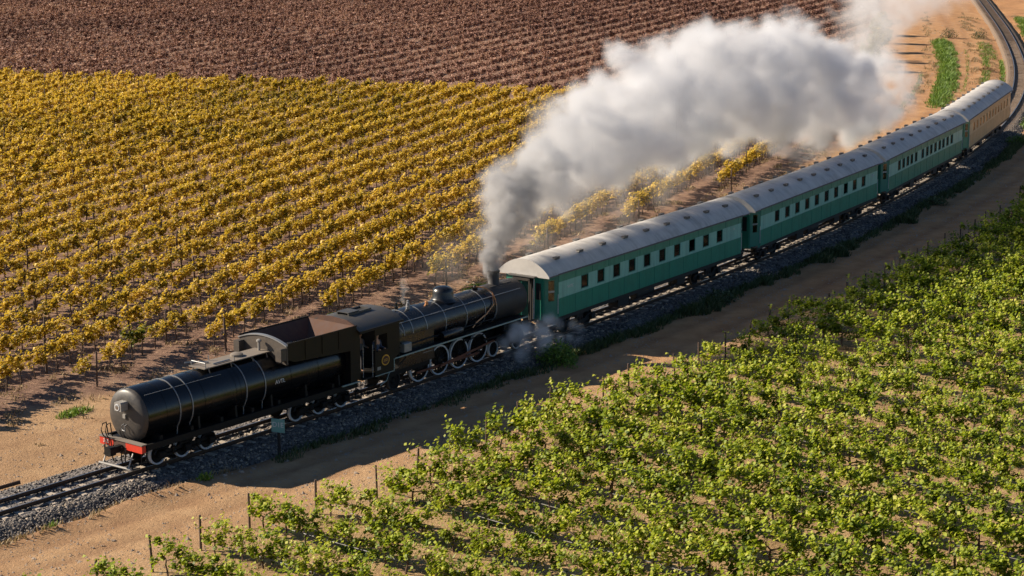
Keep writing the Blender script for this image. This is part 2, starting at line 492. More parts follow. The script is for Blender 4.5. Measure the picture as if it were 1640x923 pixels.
def steps(*segs):
    out = [segs[0][0]]
    for a, b, d in segs:
        n = max(1, int(round((b - a) / d)))
        out += list(np.linspace(a, b, n + 1)[1:])
    return np.array(out)
gx = steps((-4000, -600, 850), (-600, -120, 60), (-120, -60, 4), (-60, 60, .5), (60, 110, 2.5), (110, 600, 70), (600, 4000, 850))
gy = steps((-1500, -100, 350), (-100, 40, 20), (40, 60, 2), (60, 130, .5), (130, 230, .8), (230, 330, 2), (330, 700, 37), (700, 6000, 1060))
GX, GY = np.meshgrid(gx, gy)
gS, gL = s_lat(GX, GY)
gz = ground_z(gS, gL, GX.ravel(), GY.ravel())
# yellow field / brown field edge runs from (-50,201) to (7,188)
def beyond_edge(x, y): return (y - 188.0) + (x - 7.0) * .225
wob = (fbm(GX.ravel() * .5, GY.ravel() * .5, 21) - .5) * 2.2
sm = lambda v, a, b: np.clip((v - a) / (b - a), 0, 1)
zone = np.zeros((GX.size, 4), np.float32); zone[:, 3] = 1
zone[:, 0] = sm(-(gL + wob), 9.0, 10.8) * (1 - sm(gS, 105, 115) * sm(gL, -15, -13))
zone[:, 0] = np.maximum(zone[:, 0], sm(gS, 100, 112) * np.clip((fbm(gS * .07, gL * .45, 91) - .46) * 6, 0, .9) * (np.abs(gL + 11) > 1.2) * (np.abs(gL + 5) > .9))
zone[:, 1] = sm(gL + wob * .6, 8, 9.2) * (1 - sm(gS, 120, 140))
zone[:, 2] = sm(gS, 90, 118) * sm(gL, -15.5, -13.5) * .75 + (.12 + .6 * sm(gS, 5, 40)) * sm(gL, 2.2, 3) * (1 - sm(gL, 7, 8))
wear = np.zeros(GX.size)
for r0 in (4.2, 5.9, -5.2, -6.9):
    wear += np.exp(-((gL - r0 - .25 * np.sin(gS * .07)) / .3) ** 2) * (.35 + .9 * fbm(gS * .3, gL, 71)) * (.8 if r0 > 0 else .5)
wear = np.clip(wear + .75 * np.exp(-((gL - 2.6) / .7) ** 2), 0, 1)
nxg, nyg = len(gx), len(gy)
ii = np.arange(nxg * nyg).reshape(nyg, nxg)
gf = np.stack([ii[:-1, :-1].ravel(), ii[:-1, 1:].ravel(), ii[1:, 1:].ravel(), ii[1:, :-1].ravel()], 1)
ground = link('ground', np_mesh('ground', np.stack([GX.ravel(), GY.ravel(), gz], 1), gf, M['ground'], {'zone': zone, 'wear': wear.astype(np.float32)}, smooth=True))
tag(ground, 'sandy vineyard soil with a dirt road beside the railway', 'ground', kind='structure')

def gz_at(x, y):
    S, L = s_lat(x, y)
    return ground_z(S, L, np.asarray(x, float).ravel(), np.asarray(y, float).ravel())

# ---------------------------------------------------------------- railway
prof = [(-2.75, -.62), (-2.3, -.42), (-1.75, -.22), (-1.5, -.19), (-.53, -.2), (0, -.21), (.53, -.2), (1.4, -.19), (1.65, -.24), (1.95, -.36), (2.25, -.46), (2.7, -.7)]
bs = np.concatenate([np.arange(-45, 60, .3), np.arange(60, 240, .7), np.arange(240, 330, 3)])
pl = np.array([q[0] for q in prof]); pz = np.array([q[1] for q in prof])
BS, BL = np.meshgrid(bs, pl, indexing='ij')
BZ = np.tile(pz, (len(bs), 1))
kf = np.clip((BS - 105) / 25, 0, 1)
BZ = np.where(BZ < -.3, BZ * (1 - kf) + np.maximum(BZ, -.62) * kf, BZ)
BL = np.where(np.abs(BL) > 1.1, np.sign(BL) * (1.1 + (np.abs(BL) - 1.1) * (1 - .8 * kf)), BL)
BLn = BL + (vnoise(BS * 1.3, BL * 3, 31) - .5) * .25 * (np.abs(BL) > 1.6)
BZ = BZ + (vnoise(BS * 3.1, BL * 5, 32) - .5) * .07
bx, by = tp_np(BS, BLn)
nb, npf = BS.shape
ib = np.arange(nb * npf).reshape(nb, npf)
bfc = np.stack([ib[:-1, :-1].ravel(), ib[:-1, 1:].ravel(), ib[1:, 1:].ravel(), ib[1:, :-1].ravel()], 1)
bal = link('ballast', np_mesh('ballast', np.stack([bx.ravel(), by.ravel(), BZ.ravel()], 1), bfc, M['ballast'], {'silt': (.12 + .75 * np.clip((BS - 95) / 30, 0, 1)).ravel()}))
tag(bal, 'grey crushed stone ballast bank under the railway track', 'ballast', kind='structure')

# loose ballast stones on the bank (uncountable)
def stones(n, s0, s1):
    s = RNG.uniform(s0, s1, n)
    l = np.where(RNG.random(n) < .72, RNG.uniform(1.25, 2.5, n), np.where(RNG.random(n) < .5, RNG.uniform(-2.9, -1.4, n), RNG.uniform(-1.3, 1.3, n)))
    z = np.interp(l, pl, pz)
    r = RNG.uniform(.035, .085, n) * np.where(RNG.random(n) < .06, 1.5, 1)
    x, y = tp_np(s, l)
    base = np.array([(1, 0, 0), (-1, 0, 0), (0, 1, 0), (0, -1, 0), (0, 0, 1), (0, 0, -1)], float)
    fc = np.array([(0, 2, 4), (2, 1, 4), (1, 3, 4), (3, 0, 4), (2, 0, 5), (1, 2, 5), (3, 1, 5), (0, 3, 5)])
    a = RNG.uniform(0, 6.28, n)
    sc = RNG.uniform(.65, 1.35, (n, 6, 1))
    v = base[None] * sc * r[:, None, None] * np.array([1, 1, .75])
    ca, sa = np.cos(a)[:, None], np.sin(a)[:, None]
    tilt = RNG.uniform(-.6, .6, n)[:, None]
    vx, vy, vz = v[..., 0], v[..., 1], v[..., 2]
    vy, vz = vy * np.cos(tilt) - vz * np.sin(tilt), vy * np.sin(tilt) + vz * np.cos(tilt)
    X = vx * ca - vy * sa + x[:, None]; Y = vx * sa + vy * ca + y[:, None]; Z = vz + z[:, None] + .01
    V = np.stack([X, Y, Z], -1).reshape(-1, 3)
    F = (fc[None] + (np.arange(n) * 6)[:, None, None]).reshape(-1, 3)
    return V, F, np.repeat(RNG.random(n), 6)
parts = [stones(26000, -32, 30), stones(9000, 30, 110), stones(900, 105, 150)]
off = 0; VV = []; FF = []; TT = []
for v, f, tt in parts:
    VV.append(v); FF.append(f + off); TT.append(tt); off += len(v)
st = link('gravel', np_mesh('gravel', np.concatenate(VV), np.concatenate(FF), M['ballast_stone'], {'tint': np.concatenate(TT)}))
tag(st, 'loose grey ballast stones lying along the railway bank', 'gravel', kind='stuff')

def pebbles(n):
    s = np.where(RNG.random(n) < .75, RNG.uniform(-32, 110, n), RNG.uniform(105, 215, n)); l = np.where(RNG.random(n) < .55, RNG.uniform(2.3, 9.5, n), RNG.uniform(-11, -2.4, n))
    x, y = tp_np(s, l)
    k = in_view(x, y, 0, 20, 20) & (vnoise(x * .6, y * .6, 12) > .35)
    x, y = x[k], y[k]; n = len(x); z = gz_at(x, y)
    r = RNG.uniform(.02, .06, n) * np.where(RNG.random(n) < .04, 2.0, 1)
    base = np.array([(1, 0, 0), (-.5, .9, 0), (-.5, -.9, 0), (0, 0, .8)], float); fc = np.array([(0, 1, 3), (1, 2, 3), (2, 0, 3)])
    v = base[None] * RNG.uniform(.6, 1.4, (n, 4, 1)) * r[:, None, None] + np.stack([x, y, z], 1)[:, None]
    return v.reshape(-1, 3), (fc[None] + (np.arange(n) * 4)[:, None, None]).reshape(-1, 3), np.repeat(RNG.uniform(.3, 1, n), 4)
pb_ = pebbles(34000)
tag(link('pebbles', np_mesh('pebbles', pb_[0], pb_[1], M['stone'])), 'small pebbles and clods strewn over the bare sand', 'pebbles', kind='stuff')

track = empty('railway_track', tp(0, 0, 0))
tag(track, 'single railway track of rusty rails on pale concrete sleepers', 'railway track', kind='structure')
T0 = Vector(tp(0, 0, 0))
rail_prof = [(-.065, -.15), (.065, -.15), (.065, -.135), (.012, -.12), (.012, -.04), (.034, -.03), (.034, 0), (-.034, 0), (-.034, -.03), (-.012, -.04), (-.012, -.12), (-.065, -.135)]
rs = np.concatenate([np.arange(-45, 240, 1.5), np.arange(240, 331, 6)])
for side in (-1, 1):
    for nm, pr, mt in (('rail', rail_prof, 'rail'), ('rail_head', [(-.028, -.004), (.028, -.004), (.028, .003), (-.028, .003)], 'rail_top')):
        V = []
        for s in rs:
            for a, z in pr:
                V.append(tp(s, side * .567 + a, z) - T0)
        n = len(pr); F = []
        for i in range(len(rs) - 1):
            for k in range(n):
                F.append((i * n + k, i * n + (k + 1) % n, (i + 1) * n + (k + 1) % n, (i + 1) * n + k))
        m = MB(); m.add(V, F)
        o = m.build(nm, M[mt], track)
        if nm == 'rail': rail_obj = o
        else: o.parent = rail_obj
sl = MB()
sl.add([(-.13, -1.02, -.36), (.13, -1.02, -.36), (.13, 1.02, -.36), (-.13, 1.02, -.36), (-.10, -1.0, -.155), (.10, -1.0, -.155), (.10, 1.0, -.155), (-.10, 1.0, -.155),
        (-.115, -.3, -.185), (.115, -.3, -.185), (.115, .3, -.185), (-.115, .3, -.185)],
       [(0, 3, 2, 1), (4, 5, 9, 8), (8, 9, 10, 11), (11, 10, 6, 7), (0, 1, 5, 4), (2, 3, 7, 6), (1, 2, 10, 9), (1, 9, 5), (2, 6, 10), (3, 0, 8, 11), (0, 4, 8), (3, 11, 7)])
sl_me = sl.mesh('sleeper', M['sleeper']); sl_old = sl.mesh('sleeper', M['sleeper_old'])
for i in range(300):
    s = -30 + i * .72
    x, y, h = axis(s)
    o = link('sleeper', sl_me if s < 104 else sl_old, track, Vector((x, y, random.uniform(-.012, .008))) - T0, R(90) - h + random.uniform(-.02, .02))
x0, x1 = -30 + 300 * .72, 330
m = MB()
for s in np.arange(x0, x1, .72):
    for a, b in ((-.11, .11),):
        P = [tp(s + a, -1, -.3), tp(s + b, -1, -.3), tp(s + b, 1, -.3), tp(s + a, 1, -.3)]
        Q = [p + Vector((0, 0, .145)) for p in P]
        m.add([p - T0 for p in P + Q], [(4, 5, 6, 7), (0, 1, 5, 4), (1, 2, 6, 5), (2, 3, 7, 6), (3, 0, 4, 7)])
tag(m.build('far_sleepers', M['sleeper_old'], track), kind='stuff')

# an old rail left lying beside the ballast
m = MB()
m.add([Vector((dx, dy, dz)) for dx in (0, 9.5) for dy, dz in ((-.06, 0), (.06, 0), (.035, .13), (-.035, .13))], [(0, 1, 5, 4), (1, 2, 6, 5), (2, 3, 7, 6), (3, 0, 4, 7), (0, 3, 2, 1), (4, 5, 6, 7)])
p = tp(-12.5, -2.55, 0); p.z = -.36
sr = m.build('loose_rail', M['rail']); sr.location = p; sr.rotation_euler = (0, 0, R(90 - 39.3 - .6))
tag(sr, 'rusty spare rail lying on the sand beside the track ahead of the tender', 'rail')

# ---------------------------------------------------------------- foliage helpers
def leaf_quads(centres, size, up_bias=.5, tint=None, helio=None):
    """folded diamond leaves around centres (n,3) -> verts, faces, tint"""
    n = len(centres)
    d = RNG.normal(size=(n, 3)); d /= np.linalg.norm(d, axis=1, keepdims=True)
    nrm = RNG.normal(size=(n, 3)); nrm[:, 2] = np.abs(nrm[:, 2]) + up_bias
    if helio is not None: nrm = nrm + helio
    u = np.cross(d, nrm); u /= np.linalg.norm(u, axis=1, keepdims=True) + 1e-9
    w = np.cross(nrm, u); w /= np.linalg.norm(w, axis=1, keepdims=True) + 1e-9
    nn = np.cross(u, w)
    s = (size * RNG.uniform(.65, 1.3, n))[:, None]
    a = centres - u * s * .5
    b = centres + w * s * .45 + nn * s * .14
    c = centres + u * s * .6
    e = centres - w * s * .45 + nn * s * .14
    V = np.stack([a, b, c, e], 1).reshape(-1, 3)
    F = np.arange(4 * n).reshape(n, 4)
    if tint is None: tint = RNG.random(n)
    return V, F, np.repeat(tint, 4)

def clump_points(n, hx, hy, z0, z1, lumps, jit=.2, rad_rng=(.16, .34)):
    """points crowded round a few lumps, gives an uneven outline with gaps"""
    cx = RNG.uniform(-hx, hx, lumps); cy = RNG.normal(0, hy * .45, lumps); cz = RNG.uniform(z0 + .15, z1 - .1, lumps)
    rr = RNG.uniform(*rad_rng, lumps)
    k = RNG.integers(0, lumps, n)
    d = RNG.normal(size=(n, 3)); d /= np.linalg.norm(d, axis=1, keepdims=True)
    rad = RNG.random(n) ** .45
    P = np.stack([cx[k], cy[k], cz[k]], 1) + d * (rr[k] * rad)[:, None] * np.array([1.2, 1, .95])
    loose = RNG.random(n) < jit
    P[loose] = np.stack([RNG.uniform(-hx * 1.1, hx * 1.1, n), RNG.normal(0, hy * .5, n), RNG.uniform(z0, z1 + .12, n)], 1)[loose]
    return P

def vine_crown(kind, direction):
    if kind == 'green':
        P = clump_points(430, .68, .36, .32, 1.42, 13, .14, (.14, .28)); size = .138
        shoots = []
        for k in range(7):
            x, y = RNG.uniform(-.6, .6), RNG.normal(0, .25)
            dx, dy = RNG.normal(0, .22), RNG.normal(0, .22)
            for t in np.linspace(0, 1, 6): shoots.append((x + dx * t, y + dy * t, 1.05 + .55 * t * RNG.uniform(.7, 1)))
        P = np.concatenate([P, np.array(shoots)])
    elif kind == 'yellow':
        P = clump_points(270, .7, .24, .58, 1.45, 13, .13, (.13, .25)); size = .15
    else:
        P = clump_points(150, .7, .2, .22, .95, 6, .10, (.2, .36)); size = .18
    n = len(P)
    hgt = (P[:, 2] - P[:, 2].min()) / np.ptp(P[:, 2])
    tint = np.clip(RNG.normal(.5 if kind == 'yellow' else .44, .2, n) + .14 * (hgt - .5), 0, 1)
    a = -R(90 - direction)
    sd = SUN_DIR
    loc = np.array([sd.x * math.cos(a) - sd.y * math.sin(a), sd.x * math.sin(a) + sd.y * math.cos(a), sd.z])
    return leaf_quads(P, size, .35, tint, loc * 1.1)

def vine_trunk(kind):
    m = MB()
    h = {'green': .62, 'yellow': .8, 'brown': .6}[kind]
    a = random.uniform(-.08, .08); b = random.uniform(-.06, .06)
    m.tube([(0, 0, -.1), (a * .5, b, .25 * h), (a, -b * .5, .65 * h), (a * .6, 0, h)], [.045, .036, .032, .03], 6)
    for sgn in (-1, 1):
        m.tube([(a * .6, 0, h - .03), (sgn * .22, random.uniform(-.04, .04), h + .07), (sgn * .62, random.uniform(-.05, .05), h + .05)], [.026, .02, .012], 5)
    for k in range(5):
        x = random.uniform(-.55, .55)
        m.tube([(x, 0, h + .04), (x + random.uniform(-.1, .1), random.uniform(-.15, .15), h + random.uniform(.3, .6))], [.009, .005], 4)
    return m

def place_rows(direction_deg, spacing, along, keep, phase=0.0, jit=.12):
    """plant positions on parallel rows: returns x, y, row index"""
    h = R(direction_deg)
    d = np.array([math.sin(h), math.cos(h)]); nrm = np.array([math.cos(h), -math.sin(h)])
    rows = np.arange(-130, 130)
    ts = np.arange(-420, 420, along)
    Rr, T = np.meshgrid(rows, ts, indexing='ij')
    T = T + RNG.uniform(-jit, jit, T.shape) + (Rr % 3) * .37
    off = Rr * spacing + phase + RNG.uniform(-.06, .06, T.shape)
    x = T * d[0] + off * nrm[0]; y = T * d[1] + off * nrm[1]
    x, y, Rr, T = x.ravel(), y.ravel(), Rr.ravel(), T.ravel()
    ok = (y > 45) & (y < 420) & in_view(x, y, 0.5)
    x, y, Rr, T = x[ok], y[ok], Rr[ok], T[ok]
    S, L = s_lat(x, y)
    k = keep(x, y, S, L)
    return x[k], y[k], Rr[k], S[k], L[k], T[k]

def rot_batch(tmpl, idx, x, y, z, ang, scale, flip):
    """tmpl: list of (V,F,tint); instance them to one big mesh arrays"""
    Vs, Fs, Ts = [], [], []; off = 0
    tsh = RNG.normal(0, .09, len(x)) + (fbm(x * .05 + 9, y * .05, 61, 3) - .44) * .7
    for k in range(len(tmpl)):
        sel = np.where(idx == k)[0]
        if not len(sel): continue
        V, F, T = tmpl[k]
        vx = V[None, :, 0] * flip[sel, None] * scale[sel, None]; vy = V[None, :, 1] * scale[sel, None]
        ca, sa = np.cos(ang[sel])[:, None], np.sin(ang[sel])[:, None]
        X = vx * ca - vy * sa + x[sel, None]; Y = vx * sa + vy * ca + y[sel, None]
        Z = V[None, :, 2] * scale[sel, None] + z[sel, None]
        n = len(V)
        Vs.append(np.stack([X, Y, Z], -1).reshape(-1, 3))
        Fs.append((F[None] + (np.arange(len(sel)) * n)[:, None, None]).reshape(-1, F.shape[1]) + off)
        Ts.append(np.clip(T[None] + tsh[sel, None], 0, 1).ravel())
        off += n * len(sel)
    return np.concatenate(Vs), np.concatenate(Fs), np.concatenate(Ts)

def mb_np(m):
    """triangles/quads of an MB as quads only (tris repeated are dropped: tubes give quads + caps)"""
    F = np.array([f for f in m.f if len(f) == 4]); V = np.array(m.v, float)
    return V, F, np.full(len(V), .5)

def nth(n): return '%d%s' % (n, 'th' if 10 <= n % 100 <= 20 else {1: 'st', 2: 'nd', 3: 'rd'}.get(n % 10, 'th'))

ROW_NO = {}
def row_places(kind, x, y, rr, S, L, T):
    """label of each vine by its place: which row counted from the left, which plant counted from the row's end"""
    out = {}; ends = []; cut = []
    for row in np.unique(rr):
        k = np.where(rr == row)[0]
        if kind == 'brown': k = k[np.argsort(beyond_edge(x[k], y[k]))]
        else: k = k[np.argsort(np.abs(L[k]))]
        seen = in_view(x[k], y[k], .8, 0, 0)
        if not seen.any(): continue
        first = beyond_edge(x[k[0]], y[k[0]]) < 7 if kind == 'brown' else abs(L[k[0]]) < 13.5
        if first and seen[0]: ends.append((x[k[0]] / y[k[0]] if kind == 'brown' else S[k[0]], row, k))
        else: k = k[seen]; k = k[np.argsort(T[k])]; cut.append((-(x[k[0]] - y[k[0]] * .35), row, k))
    for n, (s, row, k) in enumerate(sorted(ends, key=lambda q: q[0]), 1):
        ROW_NO[(kind, int(row))] = 'in the %s %s row from the left' % (nth(n), {'green': 'green', 'yellow': 'golden', 'brown': 'brown'}[kind])
        for j, i in enumerate(k, 1):
            w = {'green': 'green vine, %s from the road', 'yellow': 'golden vine, %s from the track', 'brown': 'rust-brown vine, %s from its near end'}[kind]
            out[int(i)] = (w % nth(j) + ' ' + ROW_NO[(kind, int(row))], 'vines of the %s vineyard' % {'green': 'green', 'yellow': 'golden', 'brown': 'brown'}[kind])
    for n, (s, row, k) in enumerate(sorted(cut, key=lambda q: q[0]), 1):
        col_ = {'green': 'green', 'yellow': 'golden', 'brown': 'brown'}[kind]
        ROW_NO[(kind, int(row))] = 'in the %s %s row cut by the picture edge' % (nth(n), col_)
        for j, i in enumerate(k, 1):
            out[int(i)] = ('%s vine, %s plant along, ' % (col_, nth(j)) + ROW_NO[(kind, int(row))], 'vines of the %s vineyard' % col_)
    return out

def vineyard(kind, mat, direction, spacing, along, keep, phase, n_single, label_fn, group, cat='grape vine', single_parts=True, special=None):
    x, y, rr, S, L, T = place_rows(direction, spacing, along, keep, phase)
    # missing vines here and there
    hole = (vnoise(x * .9, y * .9, 77) < (.045 if kind == 'green' else .035))
    x, y, rr, S, L, T = [a[~hole] for a in (x, y, rr, S, L, T)]
    z = gz_at(x, y)
    ang = R(90 - direction) + RNG.normal(0, .12, len(x))
    vig = vnoise(x * .12, y * .12, 5)
    scale = RNG.uniform(.86, 1.12, len(x)) * (.9 + .2 * vig)
    nv = 14
    crowns = [vine_crown(kind, direction) for _ in range(nv)]
    trunks = [vine_trunk(kind) for _ in range(nv)]
    idx = RNG.integers(0, nv, len(x))
    size = scale / np.hypot(x, y)
    vis = in_view(x, y, .8, -4, -4)
    order = np.argsort(-(size * np.where(vis, 1, .01)))
    single = order[:n_single]; rest = order[n_single:]
    cm = [np_mesh('crown', *c[:2], M[mat], {'tint': c[2]}) for c in crowns]
    cg = [np_mesh('crown', *c[:2], M['leaf_mixed'], {'tint': c[2]}) for c in crowns]
    tm = [t.mesh('trunk', M['trunk'], 60) for t in trunks]
    vine_name = {'green': 'green_grape_vine', 'yellow': 'golden_grape_vine', 'brown': 'brown_grape_vine'}[kind]
    rowname = row_places(kind, x, y, rr, S, L, T)
    for i in single:
        g = special and special(x[i], y[i])
        k = int(idx[i])
        if single_parts:
            r = empty(vine_name, (x[i], y[i], z[i]), ang[i])
            r.scale = (scale[i],) * 3
            link('crown', (cg if g else cm)[k], r); link('trunk', tm[k], r)
        else:
            r = link(vine_name, cm[k], None, (x[i], y[i], z[i]), ang[i]); r.scale = (scale[i],) * 3
        lb = g if g else rowname.get(int(i)) or label_fn(x[i], y[i], S[i], L[i])
        tag(r, lb[0], cat, lb[1])
    if len(rest):
        V, F, Tn = rot_batch(crowns, idx[rest], x[rest], y[rest], z[rest], ang[rest], scale[rest], np.ones(len(rest)))
        # green-tinged patches live in the tint, dead ones too
        far = link('vine_foliage', np_mesh('vine_foliage', V, F, M[mat], {'tint': Tn}))
        tag(far, group + ', the rest of the planting', 'vines', kind='stuff')
        tr = [mb_np(t) for t in trunks]
        near_t = rest[y[rest] < 175] if kind != 'brown' else rest[:0]
        if len(near_t):
            V, F, Tn = rot_batch(tr, idx[near_t], x[near_t], y[near_t], z[near_t], ang[near_t], scale[near_t], np.ones(len(near_t)))
            o = link('vine_trunks', np_mesh('vine_trunks', V, F, M['trunk']), far)
            tag(o, kind='stuff')
    print('vineyard', kind, len(x), 'vines,', len(rest), 'in the mass')
    return x, y, rr, S, L, T

# green vineyard, camera side of the road
def keep_g(x, y, S, L): return (L > 9.0 + .35 * np.sin(S * .31)) & (S < 150)
def lab_g(x, y, S, L):
    if L < 10.5: return ('green grape vine at the roadside end of its row', 'green vines along the dirt road')
    if y < 75: return ('leafy green grape vine in the rows closest to the camera', 'green vines in the front rows')
    return ('leafy green grape vine inside the sunlit green vineyard', 'green vines of the vineyard')
GR = vineyard('green', 'leaf_green', 128.5, 2.6, 1.15, keep_g, .6, 300, lab_g, 'green vineyard rows beyond the dirt road')
# yellow vineyard behind the train
def keep_y(x, y, S, L): return (L < -11.2) & (beyond_edge(x, y) < 0) & (L < np.interp(S, [90, 120], [-11.2, -15]))
def lab_y(x, y, S, L):
    if L > -14: return ('golden autumn vine at the trackside end of its row', 'yellow vines by the trackside posts')
    return ('golden autumn vine in the rows behind the train', 'yellow vines behind the train')
def spec_y(x, y):
    if (x + 17.9) ** 2 + (y - 93.5) ** 2 < 1.3: return ('vine still green among golden vines above the tender tank', 'green vine among the golden ones')
YE = vineyard('yellow', 'leaf_yellow', 19.5, 2.4, 1.06, keep_y, .35, 300, lab_y, 'golden autumn vineyard behind the train', special=spec_y)
# brown vineyard at the top
def keep_b(x, y, S, L): return (L < -15.5) & (beyond_edge(x, y) > 3.2) & (y < 345)
BR = vineyard('brown', 'leaf_brown', 24.0, 2.9, 1.35, keep_b, .2, 300, lambda *a: ('rust-brown leafless-looking vine beyond the golden vineyard edge', 'brown vines beyond the golden field'), 'rust-brown vineyard at the top', single_parts=False)

# ---------------------------------------------------------------- trellis posts and drip pipes
def posts(kind, data, h, r, gap, lab_end, lab_in, grp, lean=.04, limit=300, every=1):
    x, y, rr, S, L, T = data
    out = []
    for row in np.unique(rr):
        k = np.where(rr == row)[0]
        k = k[np.argsort(T[k])]
        e = k[0] if abs(L[k[0]]) < abs(L[k[-1]]) else k[-1]
        if abs(L[e]) < 14:
            out.append((row, e, True))
        t_e = T[e]
        for j in k:
            dt = abs(T[j] - t_e)
            if j != e and dt > 2 and (dt % gap) < 1.1: out.append((row, j, False))
    out.sort(key=lambda q: (math.hypot(x[q[1]], y[q[1]])))
    me = []
    for q in range(5):
        m = MB(); rq = r * random.uniform(.85, 1.2)
        m.lathe([(-.15, rq), (h * .5, rq * .95), (h - .02, rq * .9), (h, rq * .7)], (0, 0, 0), 'z', 8)
        me.append(m.mesh('trellis_post', M['post'], 50))
    wire = MB().tube([(0, 0, h - .08), (-1.0, 0, -.02)], .008, 4).mesh('stay_wire', M['pipe'])
    n = 0; extra = MB(); cnt = {}
    for row, j, end in out:
        px, py = x[j], y[j]
        if end:
            sgn = 1 if L[j] > 0 else -1
            q = tp(S[j], L[j] - sgn * .75); px, py = q.x, q.y
        pz_ = float(gz_at([px], [py])[0])
        if n < limit:
            n += 1
            o = link('trellis_post', random.choice(me), None, (px, py, pz_))
            o.rotation_euler = (random.gauss(0, lean), random.gauss(0, lean), random.uniform(0, 6.28))
            lb = lab_end if end else lab_in
            rn = ROW_NO.get((kind, int(row)))
            if rn:
                if end: lb = 'wooden end post ' + rn
                else:
                    cnt[row] = cnt.get(row, 0) + 1
                    lb = 'wooden trellis post, %s along, ' % nth(cnt[row]) + rn
            tag(o, lb, 'post', (grp + ', row ends') if end else grp)
        else:
            extra.box(px - r, px + r, py - r, py + r, pz_, pz_ + h)
    if extra.v:
        tag(extra.build('vineyard_posts', M['post']), 'far trellis posts of ' + grp, 'posts', kind='stuff')
    print('posts', grp, len(out))
posts('green', GR, 1.3, .042, 6.8, 'dark wooden end post of a green vine row beside the dirt road', 'dark wooden trellis post among the green vines', 'posts of the green vineyard', limit=260)
posts('yellow', YE, 1.62, .05, 7.2, 'weathered wooden end post of a golden vine row near the track', 'thin wooden trellis post among the golden vines', 'posts of the golden vineyard', limit=290)

def pipes():
    x, y, rr, S, L, T = GR
    n = 0
    for row in np.unique(rr):
        k = np.where(rr == row)[0]; k = k[np.argsort(T[k])]
        if len(k) < 8 or y[k].min() > 95: continue
        path = []
        for j in k[::3]:
            path.append((x[j] + random.uniform(-.05, .05), y[j] + random.uniform(-.05, .05), float(gz_at([x[j]], [y[j]])[0]) + .36 + random.uniform(-.08, .04)))
        o0 = Vector(path[0])
        m = MB().tube([Vector(q) - o0 for q in path], .018, 5)
        o = m.build('drip_pipe', M['pipe']); o.location = o0
        rn = ROW_NO.get(('green', int(row)))
        tag(o, 'thin irrigation pipe strung low ' + rn if rn else 'thin irrigation pipe strung low along a green vine row at the picture edge', 'pipe', 'irrigation pipes of the green vineyard')
        n += 1
    print('pipes', n)
pipes()

# ---------------------------------------------------------------- train
def vehicle(name, s_a, s_b, s_ref):
    """Empty at rail level; local +X runs towards the rear of the train, local -Y is the camera side"""
    a, b = tp(s_a, 0), tp(s_b, 0)
    d = b - a
    t = (s_ref - s_a) / (s_b - s_a)
    return empty(name, a + d * t, math.atan2(d.y, d.x))

def text(body, size, mat, parent, loc, rot, name='lettering', extrude=.004):
    c = bpy.data.curves.new(name, 'FONT'); c.body = body; c.size = size; c.extrude = extrude
    c.align_x = 'CENTER'; c.align_y = 'CENTER'
    tmp = bpy.data.objects.new(name, c); COL.objects.link(tmp)
    dg = bpy.context.evaluated_depsgraph_get(); dg.update()
    me = bpy.data.meshes.new_from_object(tmp.evaluated_get(dg))
    bpy.data.objects.remove(tmp)
    me.materials.clear(); me.materials.append(mat)
    o = bpy.data.objects.new(name, me)
    o.parent = parent; o.location = loc; o.rotation_euler = rot
    COL.objects.link(o)
    return o

def wheel_meshes(r, spokes, tyre_w, white=True):
    """a wheel turning about local Y, outer face at -Y; returns body and tyre meshes"""
    b = MB()
    if spokes:
        b.lathe([(-.06, r * .2), (.08, r * .2)], (0, 0, 0), 'y', 14)
        for k in range(spokes):
            a = 2 * math.pi * k / spokes
            b.tube([(r * .15 * math.cos(a), 0, r * .15 * math.sin(a)), (r * .88 * math.cos(a), 0, r * .88 * math.sin(a))], [.035, .024], 5)
        b.ring(r * .93, r * .84, -.04, .08, (0, 0, 0), 'y', 32)
        poly = [(r * .88 * math.cos(t), r * .88 * math.sin(t)) for t in np.linspace(R(250), R(290) + .5, 9)]
        b.prism_y(poly, -.03, .05)
    else:
        b.lathe([(-.03, r * .25), (-.05, r * .3), (0.0, r * .4), (0.0, r * .82), (-.03, r * .9), (.09, r * .9)], (0, 0, 0), 'y', 28)
    b.ring(r * 1.05, r * .8, .06, .1, (0, 0, 0), 'y', 32)
    t = MB(); t.ring(r, r * (.9 if spokes else .84), -.06, .07, (0, 0, 0), 'y', 36)
    return b.mesh('wheel', M['black_dull'], 40), t.mesh('tyre', M['white_rim'] if white else M['underframe'], 40)

def put_wheel(parent, meshes, x, y, r, name='wheel'):
    w = link(name, meshes[0], parent, (x, y, r))
    if y > 0: w.rotation_euler = (0, 0, math.pi)
    link('tyre', meshes[1], w)
    return w

# ----- tender (runs first)
tender = vehicle('torpedo_tender', 2.5, 10.2, 0.0)
tag(tender, 'black cylindrical torpedo tender with rusty coal bunker leading the train', 'tender')
TR, TZ = 1.07, 2.04
prof_t = [(.16, 0), (.17, .35), (.20, .7), (.26, .95), (.33, 1.03), (.42, 1.065)]
m = MB().lathe([(x, r) for x, r in prof_t], (0, 0, TZ), 'x', 48, cap=False)
m.build('tank_end', M['tank_end'], tender, 35)
m = MB().lathe([(.42, 1.065), (.45, TR), (3.0, TR), (11.45, TR)], (0, 0, TZ), 'x', 48, cap=False)
m.lathe([(11.45, TR), (11.46, .01)], (0, 0, TZ), 'x', 48, cap=False)
tank = m.build('tank', M['black'], tender, 35)
for x in (.45, 1.4, 3.4, 5.1, 5.35, 8.2, 9.8):
    MB().ring(TR + .012, TR - .02, x - .03, x + .03, (0, 0, TZ), 'x', 48).build('tank_seam', M['black'], tank, 35)
